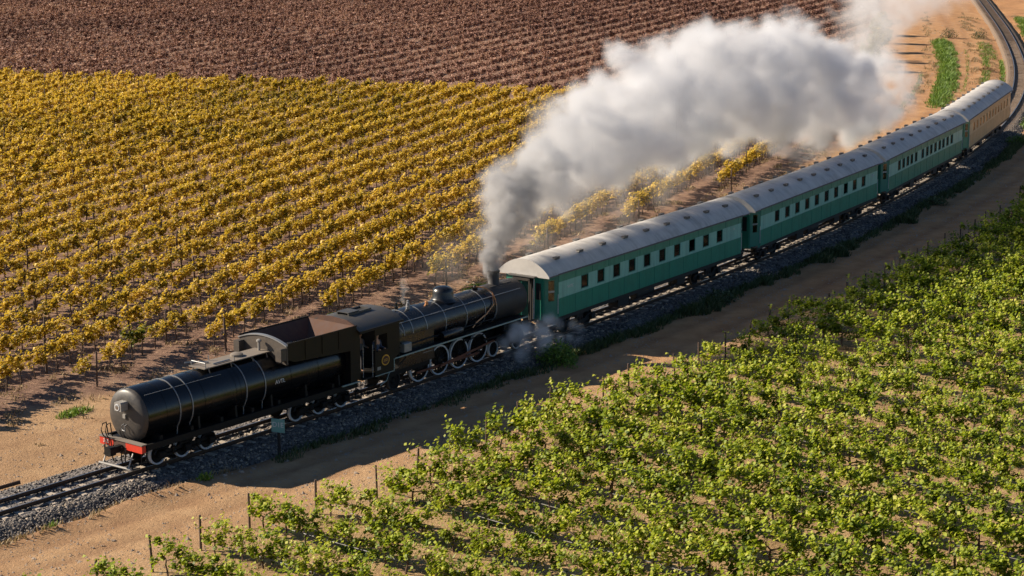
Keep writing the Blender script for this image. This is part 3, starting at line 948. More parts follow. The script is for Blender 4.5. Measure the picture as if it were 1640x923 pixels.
for s in (2.05, 2.7, 5.62, 6.67):
    m = MB(); n = 30
    a0, a1 = R(-38), R(218)
    pts = [(math.cos(a), math.sin(a)) for a in np.linspace(a0, a1, n)]
    V = []
    for c_, s_ in pts:
        for dx, rr_ in ((-.022, TR + .004), (.022, TR + .004), (.022, TR + .028), (-.022, TR + .028)):
            V.append((s + dx, c_ * rr_, TZ + s_ * rr_))
    m.add(V, [(i * 4 + k, i * 4 + (k + 1) % 4, (i + 1) * 4 + (k + 1) % 4, (i + 1) * 4 + k) for i in range(n - 1) for k in range(4)])
    for c_, s_ in (pts[0], pts[-1]):
        m.tube([(s, c_ * (TR + .02), TZ + s_ * (TR + .02)), (s, c_ * (TR - .02), 1.02)], .022, 6)
    m.build('tank_strap', M['strap'], tender, 40)
for a in (R(128), R(52)):
    c_, s_ = -math.sin(a - R(90)) if 0 else math.cos(a), math.sin(a)
    MB().tube([(.6, c_ * (TR + .012), TZ + s_ * (TR + .012)), (4.6, c_ * (TR + .012), TZ + s_ * (TR + .012))], .011, 6).build('conduit', M['strap'], tender)
# lamp, brackets and fittings on the tank end
m = MB(); m.prism_x([(-.19, 2.32), (.19, 2.32), (.19, 2.62), (.15, 2.66), (-.15, 2.66), (-.19, 2.62)], -.17, .22)
lamp = m.build('headlamp', M['headlamp'], tender)
MB().lathe([(-.19, .13), (-.172, .135)], (0, .02, 2.47), 'x', 20).build('lens', M['white_rim'], lamp)
MB().lathe([(-.2, .06), (-.188, .11)], (0, .02, 2.47), 'x', 16).build('reflector', M['rail_top'], lamp)
m = MB(); m.box(.1, .22, -.09, .05, 1.98, 2.14); m.build('number_lamp', M['headlamp'], tender)
m = MB(); m.tube([(.16, .06, 1.72), (.06, .06, 1.7), (.05, .06, 1.55)], .022, 6); m.tube([(.16, -.1, 1.72), (.05, -.1, 1.7), (.05, -.12, 1.5), (.05, .04, 1.52)], .022, 6)
m.build('lamp_bracket', M['strap'], tender)
# frame
m = MB()
for sy in (-1, 1):
    m.box(.15, 12.0, sy * 1.17 - .05, sy * 1.17 + .05, .88, 1.12)
    m.box(.2, 11.9, sy * .5 - .06, sy * .5 + .06, .72, .98)
m.box(.15, 12.0, -1.12, 1.12, 1.0, 1.06)
for x in (1.0, 2.6, 4.2, 5.9, 7.4, 9.0, 10.6): m.box(x - .07, x + .07, -1.1, 1.1, .85, 1.3)
m.box(4.6, 7.8, -.35, .35, .5, .85)
m.build('frame', M['black_dull'], tender)
for x in (3.0, 5.0, 7.0, 9.0, 11.0):
    for sy in (-1, 1):
        MB().prism_x([(sy * .55, 1.06), (sy * 1.1, 1.06), (sy * 1.06, 1.6)], x - .05, x + .05).build('tank_saddle', M['black_dull'], tender)
# buffer beam: red ends, brown-black centre
bb = MB().bbox(-.08, .1, -.28, .42, .62, 1.12, .02).build('buffer_beam', M['coal_inside'], tender)
for y0, y1 in ((-1.2, -.28), (.42, 1.2)):
    MB().bbox(-.09, .1, y0, y1, .82, 1.12, .02).build('beam_panel', M['red'], bb)
text('3321', .2, M['white'], bb, (-.094, .8, .98), (R(90), 0, R(-90)))
MB().box(-.12, .15, -1.22, 1.22, 1.124, 1.165).build('beam_cap', M['walkway'], bb)
cp = MB(); cp.bbox(-.62, -.05, -.13, .13, .72, .98, .04); cp.bbox(-.78, -.5, -.2, .16, .68, 1.02, .05); cp.tube([(-.5, .16, .95), (-.42, .5, 1.0)], .02, 6)
cp.build('coupler', M['black_dull'], tender)
m = MB()
for y in (.62, .85): m.tube([(-.06, y, 1.12), (-.2, y, 1.2), (-.3, y, 1.45), (-.22, y, 1.68), (-.04, y, 1.72), (.02, y, 1.3), (.05, y, 1.15)], .024, 7)
m.build('handrail', M['black_dull'], tender)
m = MB()
for y in (.62, .85): m.tube([(-.12, y, 1.12), (-.16, y, .55)], .022, 6)
for y in (-.42, -.2, .3): m.tube([(-.2, y, .95), (-.26, y, .45), (-.2, y, .3)], .025, 6)
m.build('brake_hose', M['black_dull'], tender)
m = MB(); m.tube([(-.35, -.85, .2), (-.42, .9, .2)], .045, 8)
for y in (-.7, .72): m.tube([(-.38, y, .2), (-.1, y, .75)], .03, 6)
m.build('rail_guard', M['headlamp'], tender)
for sy in (-1, 1):
    m = MB(); m.box(-.02, .26, sy * 1.0 - .12, sy * 1.0 + .12, .38, .42); m.tube([(.0, sy * 1.05, .4), (.0, sy * 1.05, .85)], .018, 5); m.tube([(.24, sy * 1.05, .4), (.24, sy * 1.05, .85)], .018, 5)
    m.build('step', M['black_dull'], tender)
# bogies
tw = wheel_meshes(.43, 0, .1)
for axles in ((1.19, 2.48, 3.77), (8.84, 10.21, 11.58)):
    bg = empty('bogie', (axles[1], 0, 0), 0, tender)
    for xa in axles:
        for sy in (-1, 1):
            put_wheel(bg, tw, xa - axles[1], sy * .6, .43)
            m = MB(); m.bbox(xa - axles[1] - .15, xa - axles[1] + .15, sy * .87 - .12, sy * .87 + .12, .3, .58, .04); m.build('axle_box', M['black_dull'], bg)
    m = MB()
    d0, d1 = axles[0] - axles[1], axles[2] - axles[1]
    for sy in (-1, 1):
        p = [(d0 - .3, .5), (d0 - .2, .66), (d0 + .25, .66), (d0 + .5, .5), (-.35, .48), (-.2, .7), (.2, .7), (.35, .48), (d1 - .5, .5), (d1 - .25, .66), (d1 + .2, .66), (d1 + .3, .5), (d1, .4), (.1, .34), (-.1, .34), (d0, .4)]
        for i in range(len(p) - 1): m.tube([(p[i][0], sy * .8, p[i][1]), (p[i + 1][0], sy * .8, p[i + 1][1])], .05, 5)
        m.box(d0, d1, sy * .8 - .04, sy * .8 + .04, .46, .58)
        for xa in (d0 / 2, d1 / 2): m.lathe([(.36, .1), (.62, .1)], (xa, sy * .8, 0), 'z', 8)
    m.box(-.2, .2, -.8, .8, .45, .75)
    for xa in (d0, 0, d1): m.tube([(xa, -.6, .43), (xa, .6, .43)], .07, 8)
    m.build('bogie_frame', M['black_dull'], bg)
# walkway on the tank
wk = MB(); wk.box(3.95, 7.75, -.45, .45, 3.17, 3.21)
for x in (4.2, 5.4, 6.6, 7.4):
    for sy in (-1, 1): wk.tube([(x, sy * .42, 3.18), (x, sy * .5, 2.9)], .025, 6)
wk = wk.build('walkway', M['walkway'], tender)
m = MB()
for x, y in ((4.05, -.4), (4.05, .4), (5.0, .42), (5.6, -.42)): m.tube([(x, y, 3.2), (x, y, 3.42)], .02, 6)
m.tube([(4.05, -.4, 3.4), (4.05, .4, 3.4)], .015, 6); m.tube([(4.6, -.25, 3.25), (5.5, -.25, 3.25)], .03, 6); m.tube([(4.7, .1, 3.24), (4.4, .3, 3.3), (3.9, .62, 3.3)], .028, 6)
m.build('walkway_rail', M['strap'], wk)
m = MB().lathe([(3.2, .26), (3.3, .26), (3.33, .2), (3.36, .05)], (6.2, .05, 0), 'z', 18); m.build('filler_lid', M['walkway'], wk, 40)
m = MB().lathe([(3.2, .055), (3.58, .055), (3.58, .11), (3.64, .11), (3.68, .05)], (7.42, 0, 0), 'z', 12); m.build('vent_pipe', M['headlamp'], tender, 40)
# bunker
def arc_z(y, zt, crown): return zt + crown * (1 - (y / 1.35) ** 2)
bk = empty('coal_bunker', (0, 0, 0), 0, tender)
for sy in (-1, 1):
    m = MB(); y1, y0 = sy * 1.38, sy * 1.35
    poly = [(7.7, 2.95), (8.05, 2.8), (11.4, 2.6), (11.4, 1.25), (12.0, 1.25), (12.0, 3.0), (11.75, 3.62), (7.7, 3.62)]
    m.prism_y(poly, min(y0, y1), max(y0, y1)); m.build('side_plate', M['coal_plate'], bk)
    for xr in (8.7, 9.7, 10.7):
        MB().box(xr - .025, xr + .025, sy * 1.39 - .02, sy * 1.39 + .02, 2.82, 3.58).build('rib', M['coal_plate'], bk)
    MB().box(11.42, 11.98, sy * 1.385 - .008, sy * 1.385 + .008, 2.02, 2.05).build('plate_joint', M['black_dull'], bk)
    m = MB(); m.box(7.66, 11.78, sy * 1.40 - .02, sy * 1.40 + .02, 3.59, 3.645); m.build('rim', M['coal_plate'], bk)
    m = MB(); m.add([(7.7, sy * 1.34, 3.6), (11.7, sy * 1.34, 3.6), (11.4, sy * .55, 2.75), (8.4, sy * .55, 2.75), (7.7, sy * 1.34, 2.95), (11.7, sy * 1.34, 2.62)],
                    [(0, 1, 2, 3), (4, 5, 2, 3), (0, 3, 4), (1, 5, 2), (0, 4, 5, 1)]); m.build('inner_slope', M['coal_inside'], bk)
    m = MB(); m.bbox(7.3, 7.72, sy * 1.2 - .16, sy * 1.2 + .16, 2.92, 3.46, .03); m.build('corner_box', M['bunker_front'], bk)
ys = np.linspace(-1.37, 1.37, 19)
m = MB(); m.prism_x([(-1.37, 2.75)] + [(y, arc_z(y, 3.52, .26)) for y in ys] + [(1.37, 2.75)], 7.62, 7.7); m.build('front_plate', M['bunker_front'], bk)
m = MB(); m.prism_x([(y, arc_z(y, 3.525, .265)) for y in ys] + [(y, arc_z(y, 3.57, .27)) for y in ys[::-1]], 7.58, 7.74); m.build('front_rim', M['strap'], bk)
m = MB(); m.add([(11.72, -1.34, 3.6), (11.72, 1.34, 3.6), (10.9, .9, 2.8), (10.9, -.9, 2.8)], [(0, 1, 2, 3)])
m.prism_x([(-1.36, 2.6), (1.36, 2.6), (1.36, 3.6), (.9, 3.78), (0, 3.84), (-.9, 3.78), (-1.36, 3.6)], 11.72, 11.78); m.build('rear_plate', M['coal_inside'], bk)
m = MB(); m.add([(7.72, -1.34, 3.5), (7.72, 1.34, 3.5), (8.3, .9, 2.8), (8.3, -.9, 2.8)], [(3, 2, 1, 0)]); m.build('front_slope', M['coal_inside'], bk)
m = MB()
nx_, ny_ = 18, 12
V = [(8.0 + 3.2 * i / (nx_ - 1), -.95 + 1.9 * j / (ny_ - 1), 2.84 + .22 * math.sin(3.1 * i / nx_) * math.sin(3.1 * j / ny_) + random.uniform(-.05, .05)) for i in range(nx_) for j in range(ny_)]
m.add(V, [(i * ny_ + j, (i + 1) * ny_ + j, (i + 1) * ny_ + j + 1, i * ny_ + j + 1) for i in range(nx_ - 1) for j in range(ny_ - 1)]); m.build('coal', M['coal'], bk)
m = MB(); m.box(11.46, 11.9, -1.3, 1.3, 1.06, 2.6); m.build('rear_bulkhead', M['black_dull'], bk)
text('AVTL', .24, M['white'], tender, (7.5, -1.085, 2.06), (R(90), 0, 0))
m = MB(); m.box(10.9, 12.0, -1.37, -1.3, 1.13, 1.18); m.build('sill_strip', M['edge_white'], tender)
m = MB()
for sy in (-1, 1):
    for z in (.45, .75): m.box(11.7, 12.0, sy * 1.3 - .14, sy * 1.3 + .1, z, z + .04)
    m.tube([(11.68, sy * 1.36, .45), (11.68, sy * 1.36, 1.15)], .02, 5); m.tube([(12.02, sy * 1.36, .45), (12.02, sy * 1.36, 1.15)], .02, 5)
m.build('footstep', M['black_dull'], tender)

# ----- locomotive (local x = chainage - 19)
loco = vehicle('steam_locomotive', 16.8, 21.2, 19.0)
tag(loco, 'black steam locomotive with white-rimmed driving wheels pushing backwards behind the tender', 'locomotive')
X = lambda s: s - 19.0
BZ_, BR_ = 2.38, .86
m = MB(); m.lathe([(X(14.5), .95), (X(17.2), .95), (X(17.9), .90), (X(22.3), BR_)], (0, 0, BZ_ - .02), 'x', 44); boiler = m.build('boiler', M['boiler'], loco, 35)
m = MB(); m.prism_x([(-1.02, 1.0), (1.02, 1.0), (.98, 2.4), (-.98, 2.4)], X(14.6), X(17.4)); m.build('firebox', M['boiler'], boiler)
m = MB(); m.lathe([(X(22.3), BR_ + .03), (X(24.68), BR_ + .03), (X(24.75), .80), (X(24.85), .76), (X(24.95), .55), (X(25.0), .12)], (0, 0, BZ_ - .02), 'x', 44); sb = m.build('smokebox', M['smokebox'], loco, 30)
m = MB(); m.lathe([(X(24.99), .16), (X(25.04), .1)], (0, 0, BZ_ - .02), 'x', 14)
for a in (0, 1.57): m.tube([(X(25.04), .05, BZ_), (X(25.06), .05 + .3 * math.cos(a), BZ_ - .3 * math.sin(a + .6))], .018, 5)
m.build('door_dart', M['strap'], sb)
m = MB(); m.ring(.80, .74, X(24.73), X(24.81), (0, 0, BZ_ - .02), 'x', 36); m.build('door_ring', M['smokebox'], sb)
for s, r_ in ((15.4, .965), (16.0, .965), (17.0, .965), (18.44, .905), (20.0, .895), (21.4, .885), (22.25, .90)):
    MB().ring(r_, r_ - .04, X(s) - .025, X(s) + .025, (0, 0, BZ_ - .02), 'x', 44).build('boiler_band', M['strap'], boiler, 40)
m = MB(); m.lathe([(3.12, .62), (3.22, .54), (3.3, .49), (3.55, .48), (3.68, .44), (3.76, .33), (3.80, .16), (3.81, 0.01)], (X(19.35), 0, 0), 'z', 28); m.build('steam_dome', M['boiler'], loco, 45)
m = MB(); m.lathe([(3.05, .46), (3.16, .34), (3.24, .27), (3.8, .25), (3.8, .3), (3.87, .3), (3.88, .22), (3.5, .2)], (X(23.21), 0, 0), 'z', 24); m.build('chimney', M['smokebox'], loco, 45)
m = MB(); m.prism_z([(X(22.5), -.3), (X(24.2), -.3), (X(24.2), .3), (X(22.5), .3)], 3.1, 3.22); m.build('chimney_saddle', M['smokebox'], loco)
for x, y in ((16.25, .2), (16.6, -.18), (16.95, .1)):
    m = MB(); m.lathe([(3.25, .09), (3.4, .09), (3.42, .06), (3.55, .06), (3.58, .02)], (X(x), y, 0), 'z', 12); m.build('safety_valve', M['strap'] if x > 16.5 else M['boiler'], loco, 40)
m = MB(); m.lathe([(3.26, .13), (3.46, .13), (3.5, .05)], (X(15.3), 0, 0), 'z', 12); m.tube([(X(15.3), 0, 3.4), (X(15.0), .5, 3.36), (X(14.8), .8, 3.1)], .03, 6); m.tube([(X(15.3), 0, 3.42), (X(15.1), -.4, 3.38), (X(14.9), -.8, 3.1), (X(15.2), -1.02, 2.6)], .03, 6)
m.build('steam_turret', M['strap'], loco)
m = MB(); m.lathe([(3.2, .08), (3.36, .08), (3.4, .03)], (X(17.9), -.2, 0), 'z', 10); m.build('whistle', M['copper'], loco)
m = MB(); m.lathe([(3.18, .14), (3.32, .14), (3.34, .09), (3.42, .05)], (X(21.75), 0, 0), 'z', 14); m.build('clack_valve', M['black_dull'], loco, 40)
m = MB(); m.tube([(X(21.7), -.1, 3.36), (X(21.9), -.42, 3.33), (X(22.15), -.72, 3.08), (X(22.0), -.9, 2.6), (X(21.4), -.93, 2.25), (X(20.6), -.95, 2.0), (X(20.3), -.95, 1.8)], .035, 8)
m.tube([(X(21.7), .1, 3.36), (X(21.2), .25, 3.36), (X(20.7), .55, 3.12), (X(20.6), .8, 2.7)], .035, 8); m.tube([(X(22.12), -.74, 3.05), (X(22.25), -.8, 2.75), (X(22.2), -.9, 2.5)], .03, 7)
m.build('feed_pipe', M['copper'], loco)
for sy in (-1, 1):
    m = MB(); m.tube([(X(14.7), sy * .82, 2.98), (X(24.3), sy * .74, 2.92)], .018, 7)
    for s in (15.2, 16.8, 18.6, 20.4, 22.2, 24.0): m.tube([(X(s), sy * .78, 2.95), (X(s), sy * .66, 2.88)], .018, 5)
    m.build('handrail', M['strap'], loco)
    m = MB(); m.box(X(14.2), X(24.0), min(sy * .75, sy * 1.36), max(sy * .75, sy * 1.36), 1.68, 1.715); rb = m.build('running_board', M['black_dull'], loco)
    m = MB(); m.box(X(14.2), X(24.02), sy * 1.375 - .012, sy * 1.375 + .012, 1.665, 1.725); m.build('edge_strip', M['edge_white'], rb)
    m = MB(); m.tube([(X(14.3), sy * 1.0, 1.95), (X(17.0), sy * 1.02, 2.0), (X(22.0), sy * 1.0, 1.95)], .03, 6); m.tube([(X(15.0), sy * 1.06, 2.2), (X(15.2), sy * 1.15, 1.5), (X(14.4), sy * 1.2, 1.1)], .035, 6); m.build('pipe', M['black_dull'], loco)
    m = MB(); m.lathe([(X(17.8), .17), (X(17.84), .2), (X(19.2), .2), (X(19.24), .17)], (0, sy * 1.1, 1.93), 'x', 16); m.build('air_reservoir', M['boiler'], loco, 40)
    m = MB(); m.bbox(X(15.0), X(15.5), sy * 1.12 - .14, sy * 1.12 + .14, 1.75, 2.15, .03); m.build('injector', M['headlamp'], loco)
    # cylinder and valve chest
    m = MB(); m.lathe([(X(22.55), .3), (X(22.6), .38), (X(23.7), .38), (X(23.75), .3)], (0, sy * 1.0, .88), 'x', 22); m.lathe([(X(22.45), .2), (X(23.85), .2)], (0, sy * .96, 1.42), 'x', 16); m.bbox(X(22.65), X(23.65), sy * .82 - .28, sy * .82 + .28, .8, 1.5, .03)
    m.build('cylinder', M['black_dull'], loco, 40)
    # rods
    dx = [X(16.787 + 1.448 * i) for i in range(4)]
    ca = R(215)
    ox, oz = .33 * math.cos(ca), .33 * math.sin(ca)
    m = MB(); m.box(dx[0] + ox - .1, dx[3] + ox + .1, sy * .8 - .03, sy * .8 + .03, .686 + oz - .05, .686 + oz + .05); m.build('coupling_rod', M['rod'], loco)
    m = MB(); m.prism_y([(dx[1] + ox, .686 + oz - .06), (X(22.0), .84), (X(22.0), .92), (dx[1] + ox, .686 + oz + .06)], sy * .9 - .03, sy * .9 + .03); m.build('connecting_rod', M['rod'], loco)
    m = MB(); m.tube([(X(22.0), sy * .98, .88), (X(22.6), sy * 1.0, .88)], .04, 8); m.box(X(21.1), X(22.5), sy * .95 - .05, sy * .95 + .05, 1.02, 1.1); m.tube([(dx[2], sy * .95, 1.3), (X(21.4), sy * .95, 1.35)], .03, 6); m.tube([(dx[2] - .1, sy * .95, 1.55), (dx[2] + .05, sy * .95, .95)], .04, 6); m.build('valve_gear', M['black_dull'], loco)
    m = MB(); m.box(X(16.2), X(16.9), sy * 1.3 - .03, sy * 1.3, 1.5, 1.54); m.build('step_strip', M['walkway'], loco)
dw = wheel_meshes(.686, 15, .13)
lw = wheel_meshes(.38, 0, .1)
for sy in (-1, 1):
    for i in range(4): put_wheel(loco, dw, X(16.787 + 1.448 * i), sy * .6, .686, 'driving_wheel')
    for s in (22.3, 24.15): put_wheel(loco, lw, X(s), sy * .6, .38, 'bogie_wheel')
    put_wheel(loco, wheel_meshes(.42, 0, .1, False), X(15.0), sy * .6, .42, 'trailing_wheel')
m = MB(); m.box(X(14.2), X(24.7), -.5, -.38, .65, 1.2); m.box(X(14.2), X(24.7), .38, .5, .65, 1.2); m.box(X(14.2), X(17.2), -.9, .9, .75, 1.15)
for s in (16.787, 18.235, 19.683, 21.131, 22.3, 24.15, 15.0): m.tube([(X(s), -.6, .68 if 16 < s < 21.5 else .4), (X(s), .6, .68 if 16 < s < 21.5 else .4)], .09, 8)
m.box(X(17.5), X(24.2), -.3, .3, 1.0, 1.55)
m.build('frame', M['black_dull'], loco)
m = MB(); m.bbox(X(24.7), X(24.85), -1.2, 1.2, .8, 1.15, .02); pb = m.build('buffer_beam', M['coal_inside'], loco)
m = MB(); m.bbox(X(24.8), X(25.35), -.14, .14, .72, .98, .03); m.build('coupler', M['black_dull'], loco)
m = MB(); m.box(X(23.7), X(24.7), -1.2, 1.2, 1.2, 1.24); m.build('front_platform', M['black_dull'], loco)
# cab
cab = empty('cab', (0, 0, 0), 0, loco)
for sy in (-1, 1):
    yo, yi = sy * 1.40, sy * 1.36
    a, b = min(yo, yi), max(yo, yi)
    c0, c1 = X(12.85), X(14.1)
    m = MB(); m.box(c0, c1, a, b, 1.2, 2.28); m.box(c0, c0 + .1, a, b, 2.28, 3.3); m.box(c0 + .82, c1, a, b, 2.28, 3.3); m.box(c0 + .1, c0 + .82, a, b, 2.95, 3.3)
    m.prism_y([(c1, 1.7), (X(14.5), 1.9), (X(14.5), 3.3), (c1, 3.3)], a, b)
    sidep = m.build('cab_side', M['coal_plate'], cab)
    m = MB(); m.box(c0 + .1, c0 + .82, sy * 1.42 - .05, sy * 1.42 + .05, 2.25, 2.285); m.build('window_ledge', M['black_dull'], cab)
    m = MB(); m.box(c0, c1, sy * 1.41 - .015, sy * 1.41 + .015, 1.17, 1.205); m.box(c1 - .02, c1 + .02, sy * 1.41 - .015, sy * 1.41 + .015, 1.2, 1.72); m.tube([(c1 - .3, sy * 1.4, 1.2), (c1 - .5, sy * 1.4, .85), (c1 - .95, sy * 1.4, .72)], .02, 6); m.build('edge_strip', M['edge_white'], cab)
    for z in (.5, .82):
        m = MB(); m.box(X(12.35), X(12.75), min(sy * 1.15, sy * 1.4), max(sy * 1.15, sy * 1.4), z, z + .04); m.build('cab_step', M['black_dull'], cab)
    m = MB(); m.tube([(X(12.7), sy * 1.38, 1.2), (X(12.7), sy * 1.38, 2.6)], .018, 6); m.tube([(X(12.1), sy * 1.36, 1.3), (X(12.1), sy * 1.36, 2.7)], .018, 6); m.build('cab_handrail', M['strap'], cab)
    if sy == -1:
        pl_ = MB(); n = 26
        pl_.prism_y([(X(13.52) + .26 * math.cos(2 * math.pi * k / n), 1.78 + .235 * math.sin(2 * math.pi * k / n)) for k in range(n)], -1.425, -1.40)
        plate = pl_.build('number_plate', M['brass'], cab)
        n2 = MB().prism_y([(X(13.52) + .21 * math.cos(2 * math.pi * k / n), 1.78 + .185 * math.sin(2 * math.pi * k / n)) for k in range(n)], -1.432, -1.426).build('plate_field', M['coal_inside'], plate)
        text('3321', .16, M['brass'], plate, (X(13.52), -1.436, 1.78), (R(90), 0, 0))
        MB().box(X(12.98), X(13.2), -1.41, -1.402, 1.42, 1.56).build('builder_plate', M['headlamp'], cab)
m = MB(); m.prism_x([(-1.38, 1.2), (1.38, 1.2), (1.38, 3.3), (.7, 3.6), (-.7, 3.6), (-1.38, 3.3)], X(14.46), X(14.5)); m.build('cab_front', M['black_dull'], cab)
m = MB(); m.box(X(12.05), X(14.5), -1.36, 1.36, 1.16, 1.22); m.build('cab_floor', M['black_dull'], cab)
# cab roof, arched, with a hatch shown open by a black panel
yr = np.linspace(-1.5, 1.5, 25)
zr = 3.36 + .42 * (1 - np.abs(yr / 1.5) ** 2.4)
m = MB(); rx = (X(11.75), X(14.65))
V = [(rx[0] + (.35 if abs(y) > 1.2 else 0) * 0, y, z) for y, z in zip(yr, zr)] + [(rx[1], y, z) for y, z in zip(yr, zr)] + [(rx[0], y, z - .04) for y, z in zip(yr, zr)] + [(rx[1], y, z - .04) for y, z in zip(yr, zr)]
n = len(yr)
m.add(V, [(i, i + 1, n + i + 1, n + i) for i in range(n - 1)] + [(2 * n + i, 3 * n + i, 3 * n + i + 1, 2 * n + i + 1) for i in range(n - 1)] + [(i, 2 * n + i, 2 * n + i + 1, i + 1) for i in range(n - 1)] + [(n + i, n + i + 1, 3 * n + i + 1, 3 * n + i) for i in range(n - 1)] + [(0, n, 3 * n, 2 * n), (n - 1, 3 * n - 1, 4 * n - 1, 2 * n - 1)])
rf = m.build('cab_roof', M['cab_roof'], cab, 40)
for sy in (-1, 1): MB().box(rx[0], rx[1], sy * 1.5 - .03, sy * 1.5 + .03, 3.27, 3.37).build('roof_gutter', M['black_dull'], rf)
m = MB(); m.box(X(12.4), X(13.9), .28, .34, 3.74, 3.86); m.box(X(12.4), X(13.9), -.34, -.28, 3.74, 3.86); m.box(X(13.84), X(13.9), -.3, .3, 3.76, 3.86); m.box(X(13.05), X(13.1), -.3, .3, 3.76, 3.86); m.build('hatch_frame', M['cab_roof'], rf)
m = MB(); m.box(X(13.12), X(13.84), -.28, .28, 3.775, 3.79); m.build('hatch_dark_panel', M['underframe'], rf)  # black panel on the solid roof stands in for shade inside the hatch
m = MB(); m.box(X(12.4), X(13.1), -.32, .32, 3.87, 3.90); m.build('hatch_cover', M['cab_roof'], rf)
for s in (12.6, 13.6): MB().box(X(s) - .02, X(s) + .02, -1.2, 1.2, 3.3, 3.32).build('roof_beam', M['black_dull'], rf)

# ----- coaches
def arch(y, hw=1.46, z0=3.27, rise=.74, p=2.05): return z0 + rise * max(0, 1 - abs(y / hw) ** p) ** .88

def coach(name, label, s0, windows, win_w, theme, blind=False, seats=True, lettering=None, lettering_rear=None):
    L = 20.886
    c = vehicle(name, s0 + 3.9, s0 + L - 3.9, s0 + L / 2)
    tag(c, label, 'coach', 'coaches of the train')
    lo, band, up, vest = theme
    h = L / 2
    lx = lambda v: v - h
    E0, E1 = lx(1.15), lx(L - 1.15)
    zb, z1, z2, zt = 1.17, 2.06, 2.87, 3.30
    wz0, wz1 = 2.2, 2.87
    for sy in (-1, 1):
        a, b = min(sy * 1.36, sy * 1.41), max(sy * 1.36, sy * 1.41)
        MB().box(E0, E1, a, b, zb, z1).build('lower_panel', lo, c)
        MB().box(E0, E1, a, b, z2, zt).build('upper_panel', up, c)
        m = MB(); xs = [E0]
        for w in windows: xs += [lx(w) - win_w / 2, lx(w) + win_w / 2]
        xs.append(E1)
        a2, b2 = (a, b)
        for i in range(0, len(xs), 2): m.box(xs[i], xs[i + 1], a2, b2, z1, z2)
        for i in range(1, len(xs) - 1, 2): m.box(xs[i], xs[i + 1], a2, b2, z1, wz0)
        m.build('window_band', band, c)
        m = MB()
        for xj in np.arange(E0 + .02, E1, 1.52):
            m.box(xj - .016, xj + .016, sy * 1.412 - .007, sy * 1.412 + .007, zb + .02, z1 - .03); m.box(xj - .016, xj + .016, sy * 1.412 - .007, sy * 1.412 + .007, z2 + .02, zt - .06)
        m.build('panel_beading', vest, c)
        MB().box(E0, E1, sy * 1.415 - .012, sy * 1.415 + .012, z1 - .02, z1 + .02).build('waist_strip', lo, c)
        MB().box(E0 - .1, E1 + .1, sy * 1.43 - .02, sy * 1.43 + .02, zt - .05, zt).build('cornice', M['underframe'], c)
        for w in windows:
            x0, x1 = lx(w) - win_w / 2, lx(w) + win_w / 2
            yy0, yy1 = min(sy * 1.37, sy * 1.42), max(sy * 1.37, sy * 1.42)
            m = MB(); t = .035
            m.box(x0, x0 + t, yy0, yy1, wz0, wz1); m.box(x1 - t, x1, yy0, yy1, wz0, wz1); m.box(x0 + t, x1 - t, yy0, yy1, wz1 - t, wz1); m.box(x0 + t, x1 - t, yy0, yy1, wz0, wz0 + t)
            f = m.build('window', vest, c)
            openw = (name == 'day_coach' and False)
            if not (abs(w - 14.2) < .05 and not blind):
                MB().box(x0 + t, x1 - t, sy * 1.385 - .004, sy * 1.385 + .004, wz0 + t, wz1 - t).build('pane', M['glass'], f)
            if blind:
                MB().box(x0 + t, x1 - t, sy * 1.36 - .005, sy * 1.36 + .005, wz0 + t, wz1 - t).build('blind', M['blind'] if abs(w - 9.0) > .4 else M['underframe'], f)
    # floor, inner partitions, seats
    MB().box(lx(.5), lx(L - .5), -1.34, 1.34, 1.14, 1.2).build('floor', M['floor'], c)
    for w in (E0 + .05, E1 - .05):
        m = MB(); m.box(w - .03, w + .03, -1.35, -.4, 1.2, 3.3); m.box(w - .03, w + .03, .4, 1.35, 1.2, 3.3); m.box(w - .03, w + .03, -.4, .4, 2.9, 3.3); m.build('partition', M['interior'], c)
    if seats:
        sm_ = MB(); sm_.bbox(-.22, .22, -.5, .5, 1.2, 1.62, .03); sm_.bbox(.16, .26, -.5, .5, 1.55, 2.26, .03); me = sm_.mesh('seat', M['seat'])
        for w in windows[::1]:
            for sy in (-1, 1): link('seat', me, c, (lx(w) + .38, sy * .82, 0), 0)
    # tapered vestibules
    for e in (-1, 1):
        xa, xb = e * (h - 1.15), e * (h - .42)
        for sy in (-1, 1):
            ya, yb = sy * 1.385, sy * 1.06
            d = Vector((xb - xa, yb - ya, 0)); n = Vector((-d.y, d.x, 0)).normalized() * .025
            m = MB()
            def slab(t0, t1, zz0, zz1):
                p0 = Vector((xa, ya, 0)) + d * t0; p1 = Vector((xa, ya, 0)) + d * t1
                q = [p0 - n, p1 - n, p1 + n, p0 + n]
                m.add([(k.x, k.y, zz0) for k in q] + [(k.x, k.y, zz1) for k in q], [(0, 3, 2, 1), (4, 5, 6, 7), (0, 1, 5, 4), (1, 2, 6, 5), (2, 3, 7, 6), (3, 0, 4, 7)])
            slab(0, 1, 1.1, 2.0); slab(0, .3, 2.0, 3.0); slab(.72, 1, 2.0, 3.0); slab(0, 1, 3.0, 3.32)
            dr = m.build('door', vest if not blind else M['green'], c)
            m = MB(); slab(.3, .72, 2.0, 3.0); m.build('pane', M['glass'], dr)
            m = MB(); slab(.28, .74, 2.42, 2.5); m.build('window_bar', M['rail_white'], dr)
            p = Vector((xa, ya, 0)) + d * .08
            MB().tube([(p.x, p.y + sy * .06, 1.35), (p.x, p.y + sy * .06, 2.3)], .016, 6).build('handle', M['rail_white'], dr)
            m = MB()
            for z in (.55, .85): m.box(xa - .15, xa + .35 if e > 0 else xa + .15, min(sy * 1.1, sy * 1.35), max(sy * 1.1, sy * 1.35), z, z + .04) if e > 0 else m.box(xa - .35, xa + .15, min(sy * 1.1, sy * 1.35), max(sy * 1.1, sy * 1.35), z, z + .04)
            m.build('step', M['underframe'], c)
